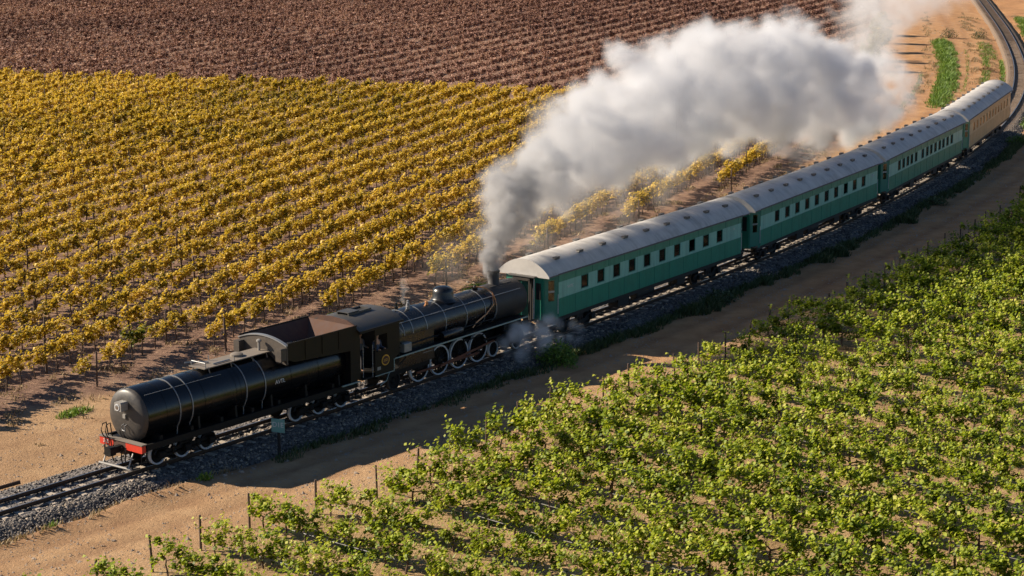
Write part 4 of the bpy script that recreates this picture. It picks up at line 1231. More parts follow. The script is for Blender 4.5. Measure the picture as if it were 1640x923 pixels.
        # end wall with gangway opening
        xe = e * (h - .42); xf = e * (h - .36); x0, x1 = min(xe, xf), max(xe, xf)
        m = MB(); m.box(x0, x1, -1.06, -.45, 1.1, 3.3); m.box(x0, x1, .45, 1.06, 1.1, 3.3); m.box(x0, x1, -.45, .45, 3.05, 3.3); ew = m.build('end_wall', M['green'] if blind else lo, c)
        MB().box(x0 + .01, x1 - .01, -.42, .42, 1.15, 3.05).build('gangway_door', M['green_deep'], c)
        for sy in (-1, 1):
            MB().box(min(e * (h - .365), e * (h - .35)), max(e * (h - .365), e * (h - .35)), sy * .78 - .14, sy * .78 + .14, 2.1, 2.9).build('end_window', M['underframe'], ew)
            m = MB(); m.tube([(e * (h - .28), sy * .56, 1.15), (e * (h - .3), sy * .56, 3.1)], .028, 7); m.build('handrail', M['rail_white'], ew)
        xo = e * (h - .02)
        m = MB()
        for k in range(4):
            xk = e * (h - .34 + .09 * k)
            q0, q1 = min(xk, xk + e * .05), max(xk, xk + e * .05)
            g = .03 * (k % 2)
            m.box(q0, q1, -.52 + g, -.42, 1.12, 3.12 - g); m.box(q0, q1, .42, .52 - g, 1.12, 3.12 - g); m.box(q0, q1, -.52 + g, .52 - g, 3.02, 3.16 - g)
        m.build('gangway_bellows', M['bellows'], c)
        m = MB(); m.box(min(e * (h - .4), xo), max(e * (h - .4), xo), -.75, .75, 3.2, 3.26); m.build('gangway_hood', M['vent'], c)
        m = MB(); m.bbox(min(e * (h - .5), e * (h + .02)), max(e * (h - .5), e * (h + .02)), -.13, .13, .72, .98, .03); m.build('coupler', M['underframe'], c)
        m = MB()
        for y in (-.7, .55): m.tube([(e * (h - .35), y, .95), (e * (h - .2), y, .6), (e * (h - .05), y * .8, .55)], .025, 6)
        m.build('brake_hose', M['underframe'], c)
    # roof
    ys = np.linspace(-1.46, 1.46, 33)
    xa, xb = -h + .28, h - .28
    m = MB(); nst = 14
    xsn = np.linspace(xa, xb, nst)
    V = [(x, y, arch(y)) for x in xsn for y in ys]
    n = len(ys)
    F = [(i * n + j, (i + 1) * n + j, (i + 1) * n + j + 1, i * n + j + 1) for i in range(nst - 1) for j in range(n - 1)]
    m.add(V, F)
    roof = m.build('roof', M['roof'], c, 40)
    for e in (-1, 1):
        x0 = e * (h - .28)
        m = MB(); m.prism_x([(-1.46, 3.2)] + [(y, arch(y) + .015) for y in ys] + [(1.46, 3.2)], min(x0, x0 + e * .05), max(x0, x0 + e * .05)); m.build('roof_end', M['roof'], roof, 40)
    for sy in (-1, 1): MB().box(xa, xb, sy * 1.455 - .025, sy * 1.455 + .025, 3.235, 3.285).build('gutter', M['vent'], roof)
    # roof ventilators
    vm = MB(); vm.prism_y([(-.17, 0), (.17, 0), (.22, .04), (.17, .11), (-.17, .11), (-.22, .04)], -.08, .08); vm.box(-.2, .2, -.1, .1, .105, .13); vme = vm.mesh('roof_vent', M['vent'])
    nv = 9
    for i in range(nv):
        for sy in (-1, 1): link('roof_vent', vme, c, (lx(1.9 + (L - 3.8) * i / (nv - 1)), sy * .78, arch(.78) - .02))
    # underframe
    m = MB()
    for sy in (-1, 1):
        m.box(E0 - .3, E1 + .3, sy * 1.28 - .05, sy * 1.28 + .05, .95, 1.15)
        m.tube([(-4.6, sy * 1.1, 1.0), (-2.2, sy * 1.1, .52), (2.2, sy * 1.1, .52), (4.6, sy * 1.1, 1.0)], .03, 6)
        for x in (-2.2, 2.2): m.tube([(x, sy * 1.1, .52), (x, sy * 1.1, 1.0)], .035, 6)
    m.box(E0 - .6, E1 + .6, -.25, .25, .9, 1.12)
    for x in np.linspace(E0, E1, 9): m.box(x - .05, x + .05, -1.25, 1.25, .95, 1.12)
    m.build('underframe', M['underframe'], c)
    for x0, x1, y0, y1, nm in ((-3.4, -2.4, -1.2, -.6, 'battery_box'), (1.2, 2.0, .5, 1.2, 'battery_box'), (-1.2, .6, -.95, -.55, 'vacuum_cylinder'), (2.7, 3.5, -1.15, -.6, 'battery_box')):
        m = MB()
        if nm == 'battery_box': m.bbox(x0, x1, y0, y1, .5, .95, .03)
        else: m.lathe([(x0, .2), (x0 + .05, .26), (x1 - .05, .26), (x1, .2)], (0, (y0 + y1) / 2, .68), 'x', 16)
        m.build(nm, M['underframe'], c, 40)
    for bx_ in (-6.55, 6.55):
        bg = empty('bogie', (bx_, 0, 0), 0, c)
        for xa_ in (-1.05, 1.05):
            for sy in (-1, 1): put_wheel(bg, cw, xa_, sy * .6, .43)
        m = MB()
        for sy in (-1, 1):
            m.prism_y([(-1.5, .42), (-1.4, .6), (-.75, .6), (-.5, .42), (.5, .42), (.75, .6), (1.4, .6), (1.5, .42), (1.35, .32), (.55, .28), (-.55, .28), (-1.35, .32)], sy * .82 - .05, sy * .82 + .05)
            for xa_ in (-1.05, 1.05): m.bbox(xa_ - .14, xa_ + .14, sy * .93 - .1, sy * .93 + .1, .3, .56, .03)
            for k in (-.25, 0, .25): m.lathe([(.42, .07), (.8, .07)], (k, sy * .85, 0), 'z', 8)
        m.box(-.25, .25, -.9, .9, .6, .92); m.tube([(-1.05, -.6, .43), (-1.05, .6, .43)], .07, 8); m.tube([(1.05, -.6, .43), (1.05, .6, .43)], .07, 8)
        m.build('bogie_frame', M['underframe'], bg)
    if lettering:
        text(lettering, .2, M['white'], c, (lx(2.2), -1.416, 2.52), (R(90), 0, 0))
    if lettering_rear:
        text(lettering_rear, .2, M['white'], c, (lx(L - 2.0), -1.416, 2.66), (R(90), 0, 0))
    return c

cw = wheel_meshes(.43, 0, .1, False)
G4 = (M['green'], M['green_light'], M['green_mid'], M['green_deep'])
T4 = (M['tan'], M['tan_light'], M['tan'], M['tan'])
w10 = [3.5 + 1.53 * i for i in range(10)]
w10 = [3.5, 5.0, 6.5, 8.0, 9.5, 11.05, 12.6, 14.2, 15.72, 17.25]
w13 = [3.5, 4.5, 5.5, 6.45, 7.5, 9.15, 10.3, 11.3, 12.4, 13.5, 14.5, 15.6, 16.75]
w12 = [3.0 + 1.36 * i for i in range(12)]
SC0 = 25.35; LP = 20.886
c1 = coach('day_coach', 'green coach with grey roof coupled directly behind the locomotive chimney', SC0, w10, .66, G4, lettering='NVTC', lettering_rear='11')
c2 = coach('day_coach', 'green coach second behind the locomotive with a passenger in white', SC0 + LP, w10, .66, G4, lettering_rear='NVT')
c3 = coach('day_coach', 'green coach with thirteen close-set windows next to the tan coach', SC0 + 2 * LP, w13, .62, G4, seats=False)
c4 = coach('day_coach', 'tan coach with drawn blinds at the tail of the train', SC0 + 3 * LP, w12, .74, T4, blind=True, seats=False)

# ---------------------------------------------------------------- people
def person(name, label, parent_mat, loc, rz, pose, shirt, hair=True, trousers='cloth_dark'):
    """seated or standing figure grown from a joint skeleton; faces local -Y"""
    root = empty(name, loc, rz)
    tag(root, label, 'person')
    if pose == 'sit': hip = .48; knee = (-.42, .5); foot = (-.42, .06)
    else: hip = .92; knee = (-.03, .5); foot = (.0, .06)
    J = {}
    def skin(nm, verts, edges, radii, mat, rootv=0):
        me = bpy.data.meshes.new(nm); me.from_pydata(verts, edges, []); me.materials.append(mat)
        o = link(nm, me, root)
        md = o.modifiers.new('skin', 'SKIN'); md.use_smooth_shade = True
        for i, sv in enumerate(me.skin_vertices[0].data):
            r_ = radii[i]; sv.radius = r_ if isinstance(r_, tuple) else (r_, r_); sv.use_root = (i == rootv)
        o.modifiers.new('subsurf', 'SUBSURF').levels = 1; o.modifiers['subsurf'].render_levels = 1
        return o
    c = hip + .02
    arms = [(-.2, 0, c + .44), (-.25, -.04, c + .18), (-.2, -.30, c + .15), (-.17, -.38, c + .16), (.2, 0, c + .44), (.25, -.04, c + .18), (.2, -.28, c + .14), (.17, -.36, c + .15)]
    V = [(0, 0, c), (0, .01, c + .25), (0, .0, c + .45), (0, -.01, c + .56), (0, -.02, c + .66), (0, -.03, c + .76)] + arms
    E_ = [(0, 1), (1, 2), (2, 3), (3, 4), (4, 5), (2, 6), (6, 7), (7, 8), (8, 9), (2, 10), (10, 11), (11, 12), (12, 13)]
    r_ = [(.15, .11), (.14, .10), (.15, .1), .055, (.075, .09), (.07, .085), .055, .042, .034, .038, .055, .042, .034, .038]
    n0 = len(V)
    for sx in (-1, 1):
        V += [(sx * .1, 0, hip - .02), (sx * .12, knee[0], knee[1]), (sx * .12, foot[0], foot[1]), (sx * .12, foot[0] - .16, .03)]
        k = len(V) - 4
        E_ += [(0, k), (k, k + 1), (k + 1, k + 2), (k + 2, k + 3)]; r_ += [.085, .06, .042, .035]
    skin('body', V, E_, r_, M['skin'])
    sv = [V[0], V[1], V[2], (0, -.005, c + .5)] + [V[i] for i in (6, 7, 8, 10, 11, 12)]
    se = [(0, 1), (1, 2), (2, 3), (2, 4), (4, 5), (5, 6), (2, 7), (7, 8), (8, 9)]
    skin('shirt', sv, se, [(.165, .125), (.155, .115), (.165, .115), .07, .068, .055, .046, .068, .055, .046], M[shirt])
    tv = [V[0]] + V[n0:n0 + 3] + V[n0 + 4:n0 + 7]
    skin('trousers', tv, [(0, 1), (1, 2), (2, 3), (0, 4), (4, 5), (5, 6)], [(.165, .125), .098, .073, .055, .098, .073, .055], M[trousers])
    if hair:
        m = MB(); m.lathe([(c + .70, .088), (c + .76, .1), (c + .82, .092), (c + .86, .05), (c + .868, .01)], (0, .005, 0), 'z', 14); m.build('hair', M['hair'], root, 60)
    m = MB(); m.add([(-.016, -.12, c + .70), (.016, -.12, c + .70), (0, -.145, c + .695), (0, -.115, c + .745)], [(0, 1, 2), (0, 2, 3), (1, 3, 2)]); m.build('nose', M['skin'], root)
    m = MB()
    for sx in (-1, 1): m.lathe([(-.125, .004), (-.11, .014)], (sx * .032, 0, c + .745), 'y', 8)
    m.build('eyes', M['hair'], root)
    return root

def on(vehicle_obj, x, y, z):
    bpy.context.view_layer.update()
    return vehicle_obj.matrix_world @ Vector((x, y, z))
def head_of(v): return v.rotation_euler.z
lx = lambda v: v - LP / 2
person('person', 'engine driver in blue looking out of the cab window', None, on(loco, X(13.28), -1.12, 1.22), head_of(loco), 'stand', 'cloth_blue')
person('person', 'fireman standing behind the driver inside the cab', None, on(loco, X(12.95), -.45, 1.22), head_of(loco), 'stand', 'cloth_grey')
person('person', 'passenger in dark clothes at the first window behind the locomotive', None, on(c1, lx(3.48), -1.02, 1.2), head_of(c1) - R(90), 'sit', 'cloth_dark')
person('person', 'passenger in white shirt at the second window of the first coach', None, on(c1, lx(5.1), -1.02, 1.2), head_of(c1) - R(90), 'sit', 'cloth_white')
person('person', 'passenger in bright yellow at the third window of the first coach', None, on(c1, lx(6.55), -1.02, 1.2), head_of(c1) - R(90), 'sit', 'cloth_yellow')
person('person', 'passenger in yellow top at the fifth window of the first coach', None, on(c1, lx(9.55), -1.02, 1.2), head_of(c1) - R(90), 'sit', 'cloth_yellow')
person('person', 'passenger in white shirt at a window of the second coach', None, on(c2, lx(8.05), -1.02, 1.2), head_of(c2) - R(90), 'sit', 'cloth_white')

# ---------------------------------------------------------------- trackside sign
sp_ = tp(5.9, 2.5, 0)
sg = empty('trackside_sign', (sp_.x, sp_.y, float(gz_at([sp_.x], [sp_.y])[0])), R(90) - axis(5.6)[2] - R(72))
tag(sg, 'small pale green number board on a dark post beside the tender', 'sign')
m = MB(); m.box(-.05, .05, -.04, .04, -.15, 1.3); m.build('post', M['underframe'], sg)
m = MB(); m.bbox(-.29, .29, -.062, -.042, 1.02, 1.58, .006); bd = m.build('board', M['sign'], sg)
text('D1E', .29, M['white'], bd, (0, -.066, 1.33), (R(90), 0, 0))

# ---------------------------------------------------------------- grass, shrubs and litter
def blades(cx, cy, cz, h, w, spread):
    """n grass blades as bent two-quad strips -> verts, faces"""
    n = len(cx)
    a = RNG.uniform(0, 6.28, n); lean = RNG.uniform(.1, spread, n)
    dx, dy = np.cos(a), np.sin(a)
    px, py = -dy, dx
    V = np.zeros((n, 4, 3))
    V[:, 0] = np.stack([cx - px * w, cy - py * w, cz], 1); V[:, 1] = np.stack([cx + px * w, cy + py * w, cz], 1)
    V[:, 2] = np.stack([cx + dx * h * lean * .5 + px * w * .8, cy + dy * h * lean * .5 + py * w * .8, cz + h * .65], 1)
    V[:, 3] = np.stack([cx + dx * h * lean, cy + dy * h * lean, cz + h], 1)
    return V.reshape(-1, 3), np.arange(4 * n).reshape(n, 4)

def grass_obj(name, label, patches, mat, kind='stuff', cat='grass'):
    """patches: (x, y, rx, ry, angle, n, height)"""
    Vs, Fs, Ts = [], [], []; off = 0
    for (x, y, rx_, ry_, a, n, hgt) in patches:
        r = np.sqrt(RNG.random(n)); t = RNG.uniform(0, 6.28, n)
        ex, ey = r * np.cos(t) * rx_, r * np.sin(t) * ry_
        k = vnoise((x + ex) * 1.5 + 50, (y + ey) * 1.5 + 50, 8) > .3
        ex, ey, r = ex[k], ey[k], r[k]
        px, py = x + ex * math.cos(a) - ey * math.sin(a), y + ex * math.sin(a) + ey * math.cos(a)
        pz_ = gz_at(px, py)
        h = hgt * RNG.uniform(.5, 1.2, len(px)) * (1.1 - .6 * r)
        V, F = blades(px, py, pz_ - .02, h, np.full(len(px), .022) + .012 * RNG.random(len(px)), .9)
        Vs.append(V); Fs.append(F + off); off += len(V)
        Ts.append(np.repeat(np.clip(RNG.normal(.5, .2, len(px)), 0, 1), 4))
    o = link(name, np_mesh(name, np.concatenate(Vs), np.concatenate(Fs), M[mat], {'tint': np.concatenate(Ts)}))
    return tag(o, label, cat, kind=kind)

def P2(s, l): q = tp(s, l); return q.x, q.y
pat = []
for s, l, rx_, ry_, n in ((4.6, -8.4, 1.0, .45, 260), (13.5, -7.5, 2.2, .6, 700), (16.5, -8.2, 1.0, .5, 260), (31.5, -8.6, 2.3, .6, 800), (35, -9.5, 1.0, .6, 300), (24.5, -10.8, 2.4, .7, 700), (47, -8.7, 1.6, .6, 450), (-8, -6, .9, .3, 120), (-6.6, -6.3, .5, .25, 60),
                      (-3.5, -10.6, .9, .5, 200), (62, -8.2, 1.4, .6, 300), (74, -8.0, 2, .7, 400), (-12.5, 3.3, .7, .22, 120), (-11.4, 3.6, .5, .2, 80), (-15.3, 3.2, .5, .2, 80), (-5.6, 2.8, .5, .2, 90), (-15, 4.0, .4, .2, 50), (1.6, 2.9, .5, .25, 90)):
    x, y = P2(s, l); pat.append((x, y, rx_, ry_, R(90) - axis(s)[2], n, .32))
grass_obj('grass', 'bright green grass tufts on the sand beside the track', pat, 'grass')
pat = []
for s in np.arange(6, 106, 1.1):
    d = .35 + .65 * vnoise(np.array([s * .25]), np.array([3.]), 4)[0]
    if s < 20: d *= .55
    x, y = P2(s, 2.75 + random.uniform(-.3, .45)); pat.append((x, y, 1.1, .55, R(90) - axis(s)[2], int(320 * d), .22 + .3 * d))
for s, l in ((36.5, 3.1), (37.5, 3.2), (38.5, 3.0), (52, 3.1), (54, 3.2), (66, 3.3)):
    x, y = P2(s, l); pat.append((x, y, 1.0, .6, 0, 420, .6))
grass_obj('weeds', 'dark green weeds growing along the shaded ballast foot', pat, 'grass_shade', cat='weeds')
pat = []
for s in np.arange(-20, 4, .8):
    x, y = P2(s, 2.6 + random.uniform(-.2, .35)); pat.append((x, y, .7, .3, R(90) - axis(s)[2], random.randint(8, 70), .3))
for k in range(240):
    s = random.uniform(-12, 95); l = random.uniform(-19, -9.2)
    x, y = P2(s, l); pat.append((x, y, random.uniform(.5, 1.4), random.uniform(.25, .5), R(90 - 19.5), random.randint(25, 70), .24))
for k in range(160):
    j = random.randrange(len(GR[0])); x, y = GR[0][j] + random.uniform(-1, 1), GR[1][j] + random.uniform(-1, 1)
    pat.append((x, y, random.uniform(.5, 1.3), random.uniform(.3, .6), R(-38), random.randint(30, 80), .25))
for k in range(260):
    s = random.uniform(104, 225); l = random.choice([random.uniform(-17, -12.2), random.uniform(-9.8, -8.6), random.uniform(-5.0, -2.2), random.uniform(-5.0, -2.2), random.uniform(2.2, 7)])
    x, y = P2(s, l); pat.append((x, y, random.uniform(.7, 2.2), random.uniform(.3, .7), R(90) - axis(s)[2], random.randint(25, 80), .3))
for k in range(60):
    s = random.uniform(-18, 60); l = random.uniform(-9, -2.8)
    x, y = P2(s, l); pat.append((x, y, random.uniform(.2, .6), random.uniform(.15, .3), 0, random.randint(6, 22), .16))
grass_obj('dry_grass', 'dry straw-coloured grass scattered between the vine rows', pat, 'grass_dry')
pat = []
for k in range(130):
    j = random.randrange(len(GR[0])); x, y = GR[0][j] + random.uniform(-1.2, 1.2), GR[1][j] + random.uniform(-1.2, 1.2)
    pat.append((x, y, random.uniform(.4, 1.2), random.uniform(.3, .6), R(-38), random.randint(40, 110), .28))
grass_obj('undergrowth', 'fresh green undergrowth between the green vine rows', pat, 'grass', cat='undergrowth')
# far verge: weed bed between two dirt tracks, and tufts beside the rails
pat = []
def strip(sa, sb, la, lb, half, n, hgt, stp=1.6):
    for s in np.arange(sa, sb, stp):
        f = (s - sa) / (sb - sa); x, y = P2(s, la + (lb - la) * f)
        pat.append((x, y, stp * .9, half * (.7 + .5 * random.random()), R(90) - axis(s)[2], n, hgt))
strip(124, 186, -6.6, -8.0, 1.25, 330, .55)
strip(136, 176, -5.2, -5.4, .25, 26, .3, 3.4)
strip(140, 168, -3.4, -3.4, .6, 60, .4)
strip(132, 166, -1.75, -1.75, .25, 60, .45)
strip(114, 150, 1.9, 2.2, .5, 150, .5)
strip(168, 186, -3.0, -3.0, 1.0, 110, .3)
strip(184, 222, 2.4, 3.4, .8, 140, .45)
strip(120, 145, 3.4, 3.8, .9, 130, .5)
strip(118, 150, -9.3, -9.8, .35, 40, .3, 2.4)
grass_obj('verge_weeds', 'green weed bed between the dirt tracks behind the last coach', pat, 'grass', cat='weeds')

def shrub(label, x, y, rx_, ry_, h, n, mat, grp=None, size=.11):
    z = float(gz_at([x], [y])[0])
    root = empty('shrub', (x, y, z), random.uniform(0, 6))
    d = RNG.normal(size=(n, 3)); d /= np.linalg.norm(d, axis=1, keepdims=True); d[:, 2] = np.abs(d[:, 2])
    rad = RNG.random(n) ** .35
    ph = np.arctan2(d[:, 1], d[:, 0])
    lump = 1 + .22 * np.sin(3 * ph + 1.3) * (1 - d[:, 2]) + .14 * np.sin(7 * ph + 4 * d[:, 2])
    P = d * (rad * lump)[:, None] * np.array([rx_, ry_, h])
    V, F, T = leaf_quads(P, size, .7, np.clip(RNG.normal(.5, .2, n), 0, 1))
    link('crown', np_mesh('crown', V, F, M[mat], {'tint': T}), root)
    m = MB()
    for k in range(6):
        a = k * 1.05; m.tube([(0, 0, -.05), (rx_ * .35 * math.cos(a), ry_ * .35 * math.sin(a), h * .4), (rx_ * .6 * math.cos(a), ry_ * .6 * math.sin(a), h * .7)], [.03, .02, .01], 5)
    m.build('stem', M['trunk'], root)
    return tag(root, label, 'shrub', grp)
for lab, s, l, a, b, h, n, mt in (
        ('rounded green shrub in steam beside the locomotive cylinder', 24.4, 2.9, 1.25, .95, .95, 1500, 'grass'),
        ('grey-green shrub on the shaded bank below the first coach', 39.5, 3.1, 1.3, .8, .7, 900, 'grass_shade'),
        ('small dark bush at the ballast foot by the second coach', 54.5, 3.2, .9, .6, .55, 500, 'grass_shade'),
        ('low bush on the shaded bank below the third coach', 73, 3.2, 1.0, .7, .55, 500, 'grass_shade'),
        ('green bush on the bank below the tan coach', 103, 3.1, 1.5, .8, .7, 700, 'grass'),
        ('tiny weed bush beside the loose rail', -7.6, -2.8, .18, .18, .42, 90, 'grass'),
        ('dark shrub in the smoke haze beside the far dirt track', 190, -7.0, 1.3, 1.0, 1.3, 600, 'grass_shade'),
        ('dark shrub by the rails in the smoke haze', 191, -3.3, 1.1, .8, 1.0, 500, 'grass_shade'),
        ('orange-brown bush beside the track behind the last coach', 155, -3.3, 1.1, .7, .5, 500, 'leaf_dry')):
    x, y = P2(s, l); shrub(lab, x, y, a, b, h, n, mt)

# trees along the left edge of the far dirt road (their shadows cross it)
def tree(label, x, y, h, rad, mat):
    z = float(gz_at([x], [y])[0])
    root = empty('tree', (x, y, z), random.uniform(0, 6))
    n = 900; lumps = 16
    c = RNG.normal(size=(lumps, 3)) * np.array([rad * .45, rad * .45, h * .16]) + np.array([0, 0, h * .68])
    k = RNG.integers(0, lumps, n)
    d = RNG.normal(size=(n, 3)); d /= np.linalg.norm(d, axis=1, keepdims=True)
    P = c[k] + d * (RNG.random(n) ** .4)[:, None] * rad * .42
    V, F, T = leaf_quads(P, .3, .6, np.clip(RNG.normal(.4, .2, n), 0, 1))
    link('crown', np_mesh('crown', V, F, M[mat], {'tint': T}), root)
    m = MB(); m.tube([(0, 0, -.1), (.05, .02, h * .3), (0, .06, h * .6)], [.1, .075, .04], 7)
    for q in range(5):
        a = q * 1.3; m.tube([(0, .03, h * .4), (math.cos(a) * rad * .5, math.sin(a) * rad * .5, h * (.6 + .05 * q))], [.045, .015], 5)
    m.build('trunk', M['trunk'], root)
    return tag(root, label, 'tree', 'small trees along the far dirt road')
for i, s in enumerate((150, 160, 170, 180, 190)):
    x, y = P2(s, -15.0)
    tree('small tree shading the far dirt road, %s back from the last coach' % ('1st', '2nd', '3rd', '4th', '5th')[i], x, y, 2.6 + .3 * (i % 2), 1.1, 'leaf_mixed')

# stones and timber on the sand
def stone(label, s, l, r):
    m = MB(); q = [(-.5, 0), (0.0, .6), (.4, .8), (.75, .45)]
    m.lathe([(-.3 * r, r * .9), (0, r), (.35 * r, r * .75), (.5 * r, r * .2)], (0, 0, 0), 'z', 7)
    m.v = [(a + random.uniform(-.2, .2) * r, b + random.uniform(-.2, .2) * r, c + random.uniform(-.1, .1) * r) for a, b, c in m.v]
    x, y = P2(s, l)
    o = m.build('stone', M['stone']); o.location = (x, y, float(gz_at([x], [y])[0])); o.rotation_euler = (0, 0, random.uniform(0, 6))
    tag(o, label, 'stone', 'stones scattered on the sand')
for s, l, r in ((-13, -6.2, .1), (-3.0, -5.8, .09), (2.4, 3.1, .1), (3.2, 3.15, .12), (5.4, 3.4, .1), (9.5, 3.6, .08), (14, 4.3, .09), (18, 3.9, .08), (30.5, 3.7, .1), (-5, 5.4, .07), (-8, 4.8, .07), (47, 3.6, .1), (60, 3.1, .16), (26, -7.5, .1), (20, -6, .09)):
    stone('pale stone lying on the bare sand near the track', s, l, r)
for i, (s, l, a, ln) in enumerate(((9.8, -8.6, .3, 1.3), (10.6, -9.0, .25, .5))):
    x, y = P2(s, l); m = MB().box(-ln / 2, ln / 2, -.07, .07, 0, .06)
    o = m.build('plank', M['plank']); o.location = (x, y, float(gz_at([x], [y])[0]) + .05); o.rotation_euler = (0, .03, R(90) - axis(s)[2] + a)
    tag(o, ('long' if i == 0 else 'short') + ' pale plank lying on the sand behind the tender', 'plank')

# ---------------------------------------------------------------- smoke and steam
def cloud(name, label, puffs, voxel, density, colour, warp, detail_scale, soft, bounds_pad, aniso=.2, colour_fn=None):
    """puffs: (x,y,z,r,density factor): a fog volume grown round the puff centres by a geometry-node tree"""
    P = np.array(puffs)
    me = bpy.data.meshes.new(name)
    me.vertices.add(len(P)); me.vertices.foreach_set('co', P[:, :3].astype(np.float32).ravel())
    me.attributes.new('rad', 'FLOAT', 'POINT').data.foreach_set('value', P[:, 3].astype(np.float32))
    me.attributes.new('thick', 'FLOAT', 'POINT').data.foreach_set('value', P[:, 4].astype(np.float32))
    ob = link(name, me)
    t = NT(name + '_volume')
    t.n.remove(t.b)
    pv = t.n.new('ShaderNodeVolumePrincipled')
    pv.inputs['Color'].default_value = (*colour, 1); pv.inputs['Density'].default_value = 1.0; pv.inputs['Anisotropy'].default_value = aniso
    pv.inputs['Density Attribute'].default_value = 'density'
    if colour_fn: colour_fn(t, pv)
    t.lk(pv.outputs[0], t.out.inputs['Volume'])
    g = bpy.data.node_groups.new(name, 'GeometryNodeTree')
    g.interface.new_socket('Geometry', in_out='INPUT', socket_type='NodeSocketGeometry')
    g.interface.new_socket('Geometry', in_out='OUTPUT', socket_type='NodeSocketGeometry')
    N = g.nodes; K = g.links.new
    gi, go = N.new('NodeGroupInput'), N.new('NodeGroupOutput')
    def mt(op, a, b=None, c=None):
        nd = N.new('ShaderNodeMath'); nd.operation = op
        for i, v in enumerate((a, b, c)):
            if v is None: continue
            if hasattr(v, 'node'): K(v, nd.inputs[i])
            else: nd.inputs[i].default_value = v
        return nd.outputs[0]
    def vm(op, a, b=None, scale=None):
        nd = N.new('ShaderNodeVectorMath'); nd.operation = op
        for i, v in enumerate((a, b)):
            if v is None: continue
            if hasattr(v, 'node'): K(v, nd.inputs[i])
            else: nd.inputs[i].default_value = v
        if scale is not None: 
            if hasattr(scale, 'node'): K(scale, nd.inputs['Scale'])
            else: nd.inputs['Scale'].default_value = scale
        return nd
    pos = N.new('GeometryNodeInputPosition').outputs[0]
    def noise(scale, detail, rough=.55, vec=None):
        nd = N.new('ShaderNodeTexNoise'); nd.inputs['Scale'].default_value = scale; nd.inputs['Detail'].default_value = detail; nd.inputs['Roughness'].default_value = rough
        K(vec or pos, nd.inputs['Vector']); return nd
    w1 = noise(.22, 2)
    wv = vm('SCALE', vm('SUBTRACT', w1.outputs['Color'], (.5, .5, .5)).outputs[0], scale=warp).outputs[0]
    p2 = vm('ADD', pos, wv).outputs[0]
    near = N.new('GeometryNodeSampleNearest'); K(gi.outputs[0], near.inputs['Geometry']); K(p2, near.inputs['Sample Position'])
    def sample(typ, field):
        nd = N.new('GeometryNodeSampleIndex'); nd.data_type = typ
        K(gi.outputs[0], nd.inputs['Geometry']); K(field, nd.inputs['Value']); K(near.outputs[0], nd.inputs['Index']); return nd.outputs[0]
    cpos = sample('FLOAT_VECTOR', N.new('GeometryNodeInputPosition').outputs[0])
    na = N.new('GeometryNodeInputNamedAttribute'); na.data_type = 'FLOAT'; na.inputs['Name'].default_value = 'rad'
    crad = sample('FLOAT', na.outputs[0])
    nb_ = N.new('GeometryNodeInputNamedAttribute'); nb_.data_type = 'FLOAT'; nb_.inputs['Name'].default_value = 'thick'
    cth = sample('FLOAT', nb_.outputs[0])
    d = vm('LENGTH', vm('SUBTRACT', p2, cpos).outputs[0]).outputs['Value']
    q = mt('DIVIDE', d, crad)
    n1 = noise(detail_scale, 8, .66).outputs['Fac']
    f = mt('ADD', mt('SUBTRACT', 1.0, q), mt('MULTIPLY', mt('SUBTRACT', n1, .5), 2.6))
    f = mt('DIVIDE', f, soft)
    cl = N.new('ShaderNodeClamp'); K(f, cl.inputs[0])
    n2 = noise(detail_scale * .5, 4, .6, vm('ADD', pos, (31.0, 7.0, 3.0)).outputs[0]).outputs['Fac']
    pk = N.new('ShaderNodeMapRange'); pk.interpolation_type = 'SMOOTHSTEP'; K(n2, pk.inputs[0])
    pk.inputs[1].default_value = .36; pk.inputs[2].default_value = .64; pk.inputs[3].default_value = .35; pk.inputs[4].default_value = 1.5
    f = mt('MULTIPLY', mt('MULTIPLY', mt('MULTIPLY', mt('POWER', cl.outputs[0], 1.3), cth), density), pk.outputs[0])
    vc = N.new('GeometryNodeVolumeCube')
    K(f, vc.inputs['Density'])
    mn = P[:, :3].min(0) - bounds_pad; mx = P[:, :3].max(0) + bounds_pad
    vc.inputs['Min'].default_value = tuple(mn); vc.inputs['Max'].default_value = tuple(mx)
    for i, ax in enumerate('XYZ'):
        vc.inputs['Resolution ' + ax].default_value = max(8, int((mx[i] - mn[i]) / voxel))
    smn = N.new('GeometryNodeSetMaterial'); smn.inputs['Material'].default_value = t.m
    K(vc.outputs[0], smn.inputs['Geometry']); K(smn.outputs[0], go.inputs[0])
    md = ob.modifiers.new('fog', 'NODES'); md.node_group = g
    ob.data.materials.append(t.m)
    print(name, 'grid', [vc.inputs['Resolution ' + a].default_value for a in 'XYZ'], len(P), 'puffs')
    return tag(ob, label, 'smoke', kind='stuff')

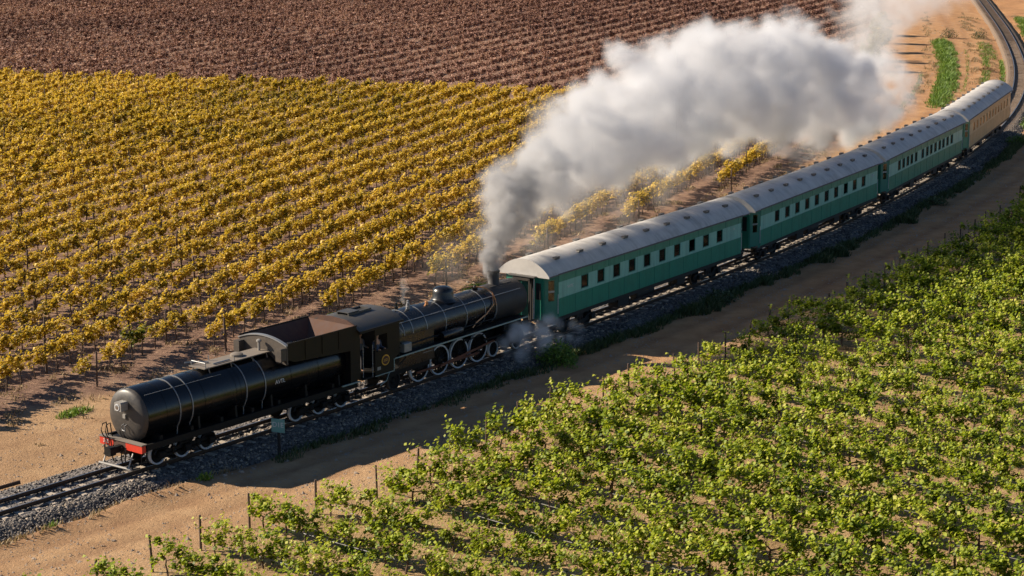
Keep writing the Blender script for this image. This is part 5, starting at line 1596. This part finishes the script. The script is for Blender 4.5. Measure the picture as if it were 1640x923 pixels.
# centre line of the plume: chainage, lateral, height, half width, half height, density factor
PL = [(23.2, 0, 4.12, .2, .2, 20.0), (23.25, 0, 4.55, .42, .45, 11.0), (23.7, -.15, 5.2, .8, .8, 5.0), (24.9, -.6, 6.3, 1.15, 1.2, 2.8), (27.4, -1.3, 7.1, 1.6, 1.7, 1.6), (31.0, -2.2, 7.4, 2.0, 2.3, 1.1),
      (36.5, -3.4, 7.9, 2.5, 2.9, .95), (44.0, -4.6, 8.7, 2.9, 3.6, .95), (52.0, -5.4, 8.9, 3.1, 4.1, .95), (61.0, -5.4, 8.4, 3.2, 4.2, .9), (70.0, -5.0, 7.4, 3.2, 4.0, .9), (77.0, -4.0, 6.2, 3.0, 3.3, .8),
      (82.0, -2.8, 5.9, 2.5, 2.4, .4), (84.0, -5.0, 8.6, 2.8, 2.4, .16), (92.0, -7.0, 10.8, 3.4, 2.6, .15), (102.0, -7.5, 11.6, 4.0, 2.8, .13), (112.0, -7.0, 12.0, 4.4, 2.8, .12), (130.0, -5.5, 12.3, 5.0, 2.8, .11), (146.0, -4.0, 12.5, 5.2, 2.8, .09)]
puffs = []
PLa = np.array(PL)
cum = np.concatenate([[0], np.cumsum(np.hypot(np.diff(PLa[:, 0]), np.diff(PLa[:, 2])))])
tpos = 0.0
while tpos < cum[-1]:
    row = [np.interp(tpos, cum, PLa[:, k]) for k in range(6)]
    s, l, z, hw, hh, dn = row
    k = 1 if hw < .7 else 12
    for _ in range(k):
        a = random.uniform(0, 6.283); rr_ = math.sqrt(random.random()) * (.0 if k == 1 else .82)
        pr = (hw + hh) / 2 * (random.uniform(.95, 1.1) if k == 1 else random.uniform(.2, .46))
        q = tp(s + random.uniform(-.4, .4) * hw, l + math.cos(a) * rr_ * hw, z + math.sin(a) * rr_ * hh)
        puffs.append((q.x, q.y, q.z, pr, dn * random.uniform(.7, 1.2)))
    tpos += .22 * max(hw, .5)
def soot(t, pv):
    """sooty near the chimney, paler once it has mixed with steam and air"""
    tc = t.n.new('ShaderNodeTexCoord'); sep = t.n.new('ShaderNodeSeparateXYZ'); t.lk(tc.outputs['Object'], sep.inputs[0])
    f = t.math('DIVIDE', t.math('SUBTRACT', sep.outputs['Y'], 94.0), 16.0)
    n = t.noise(.25, 3, .6, vec=tc.outputs['Object'])
    f = t.math('ADD', f, t.math('MULTIPLY', t.math('SUBTRACT', n, .5), .6))
    t.lk(t.ramp(f, [(.0, (.52, .52, .53)), (.3, (.73, .74, .76)), (1, (.875, .887, .915))]), pv.inputs['Color'])
cloud('smoke', 'thick grey smoke plume trailing from the chimney over the coaches', puffs, .2, 1.15, (.85, .85, .86), 2.8, .7, .6, 2.6, colour_fn=soot)

# thin smoke sinking over the vines behind the first coaches
puffs = []
for k in range(90):
    s = random.uniform(31, 62); f = (s - 31) / 31
    q = tp(s, -random.uniform(5.5, 9.5) - 2 * f, random.uniform(2.0, 4.6 + 1.2 * f))
    puffs.append((q.x, q.y, q.z, random.uniform(.9, 1.7), random.uniform(.3, 1)))
cloud('smoke', 'thin veil of smoke drifting low over the golden vines', puffs, .4, .16, (.88, .88, .88), 1.4, .6, 1.1, 2.5)
# steam at the cylinders and safety valves
puffs = []
for k in range(26):
    q = tp(random.uniform(21.6, 25.6), random.uniform(1.4, 2.3), random.uniform(.2, 1.5)); puffs.append((q.x, q.y, q.z, random.uniform(.3, .5), random.uniform(.4, 1)))
for k in range(10):
    q = tp(random.uniform(25, 27.2), random.uniform(1.5, 2.6), random.uniform(.1, 1.0)); puffs.append((q.x, q.y, q.z, random.uniform(.25, .42), random.uniform(.3, .8)))
cloud('steam', 'bluish steam drifting from the locomotive cylinder in the shade', puffs, .12, 3.2, (.95, .96, .98), .5, 1.6, .9, .9)
puffs = []
for k in range(9):
    f = k / 8; q = tp(16.6 + .5 * f, -.1 - .3 * f, 3.55 + .8 * f); puffs.append((q.x + random.uniform(-.06, .06), q.y, q.z, .12 + .1 * f, 1 - .6 * f))
cloud('steam', 'wisp of white steam above the boiler safety valves', puffs, .06, 3.0, (.97, .97, .97), .15, 3.0, .8, .4)
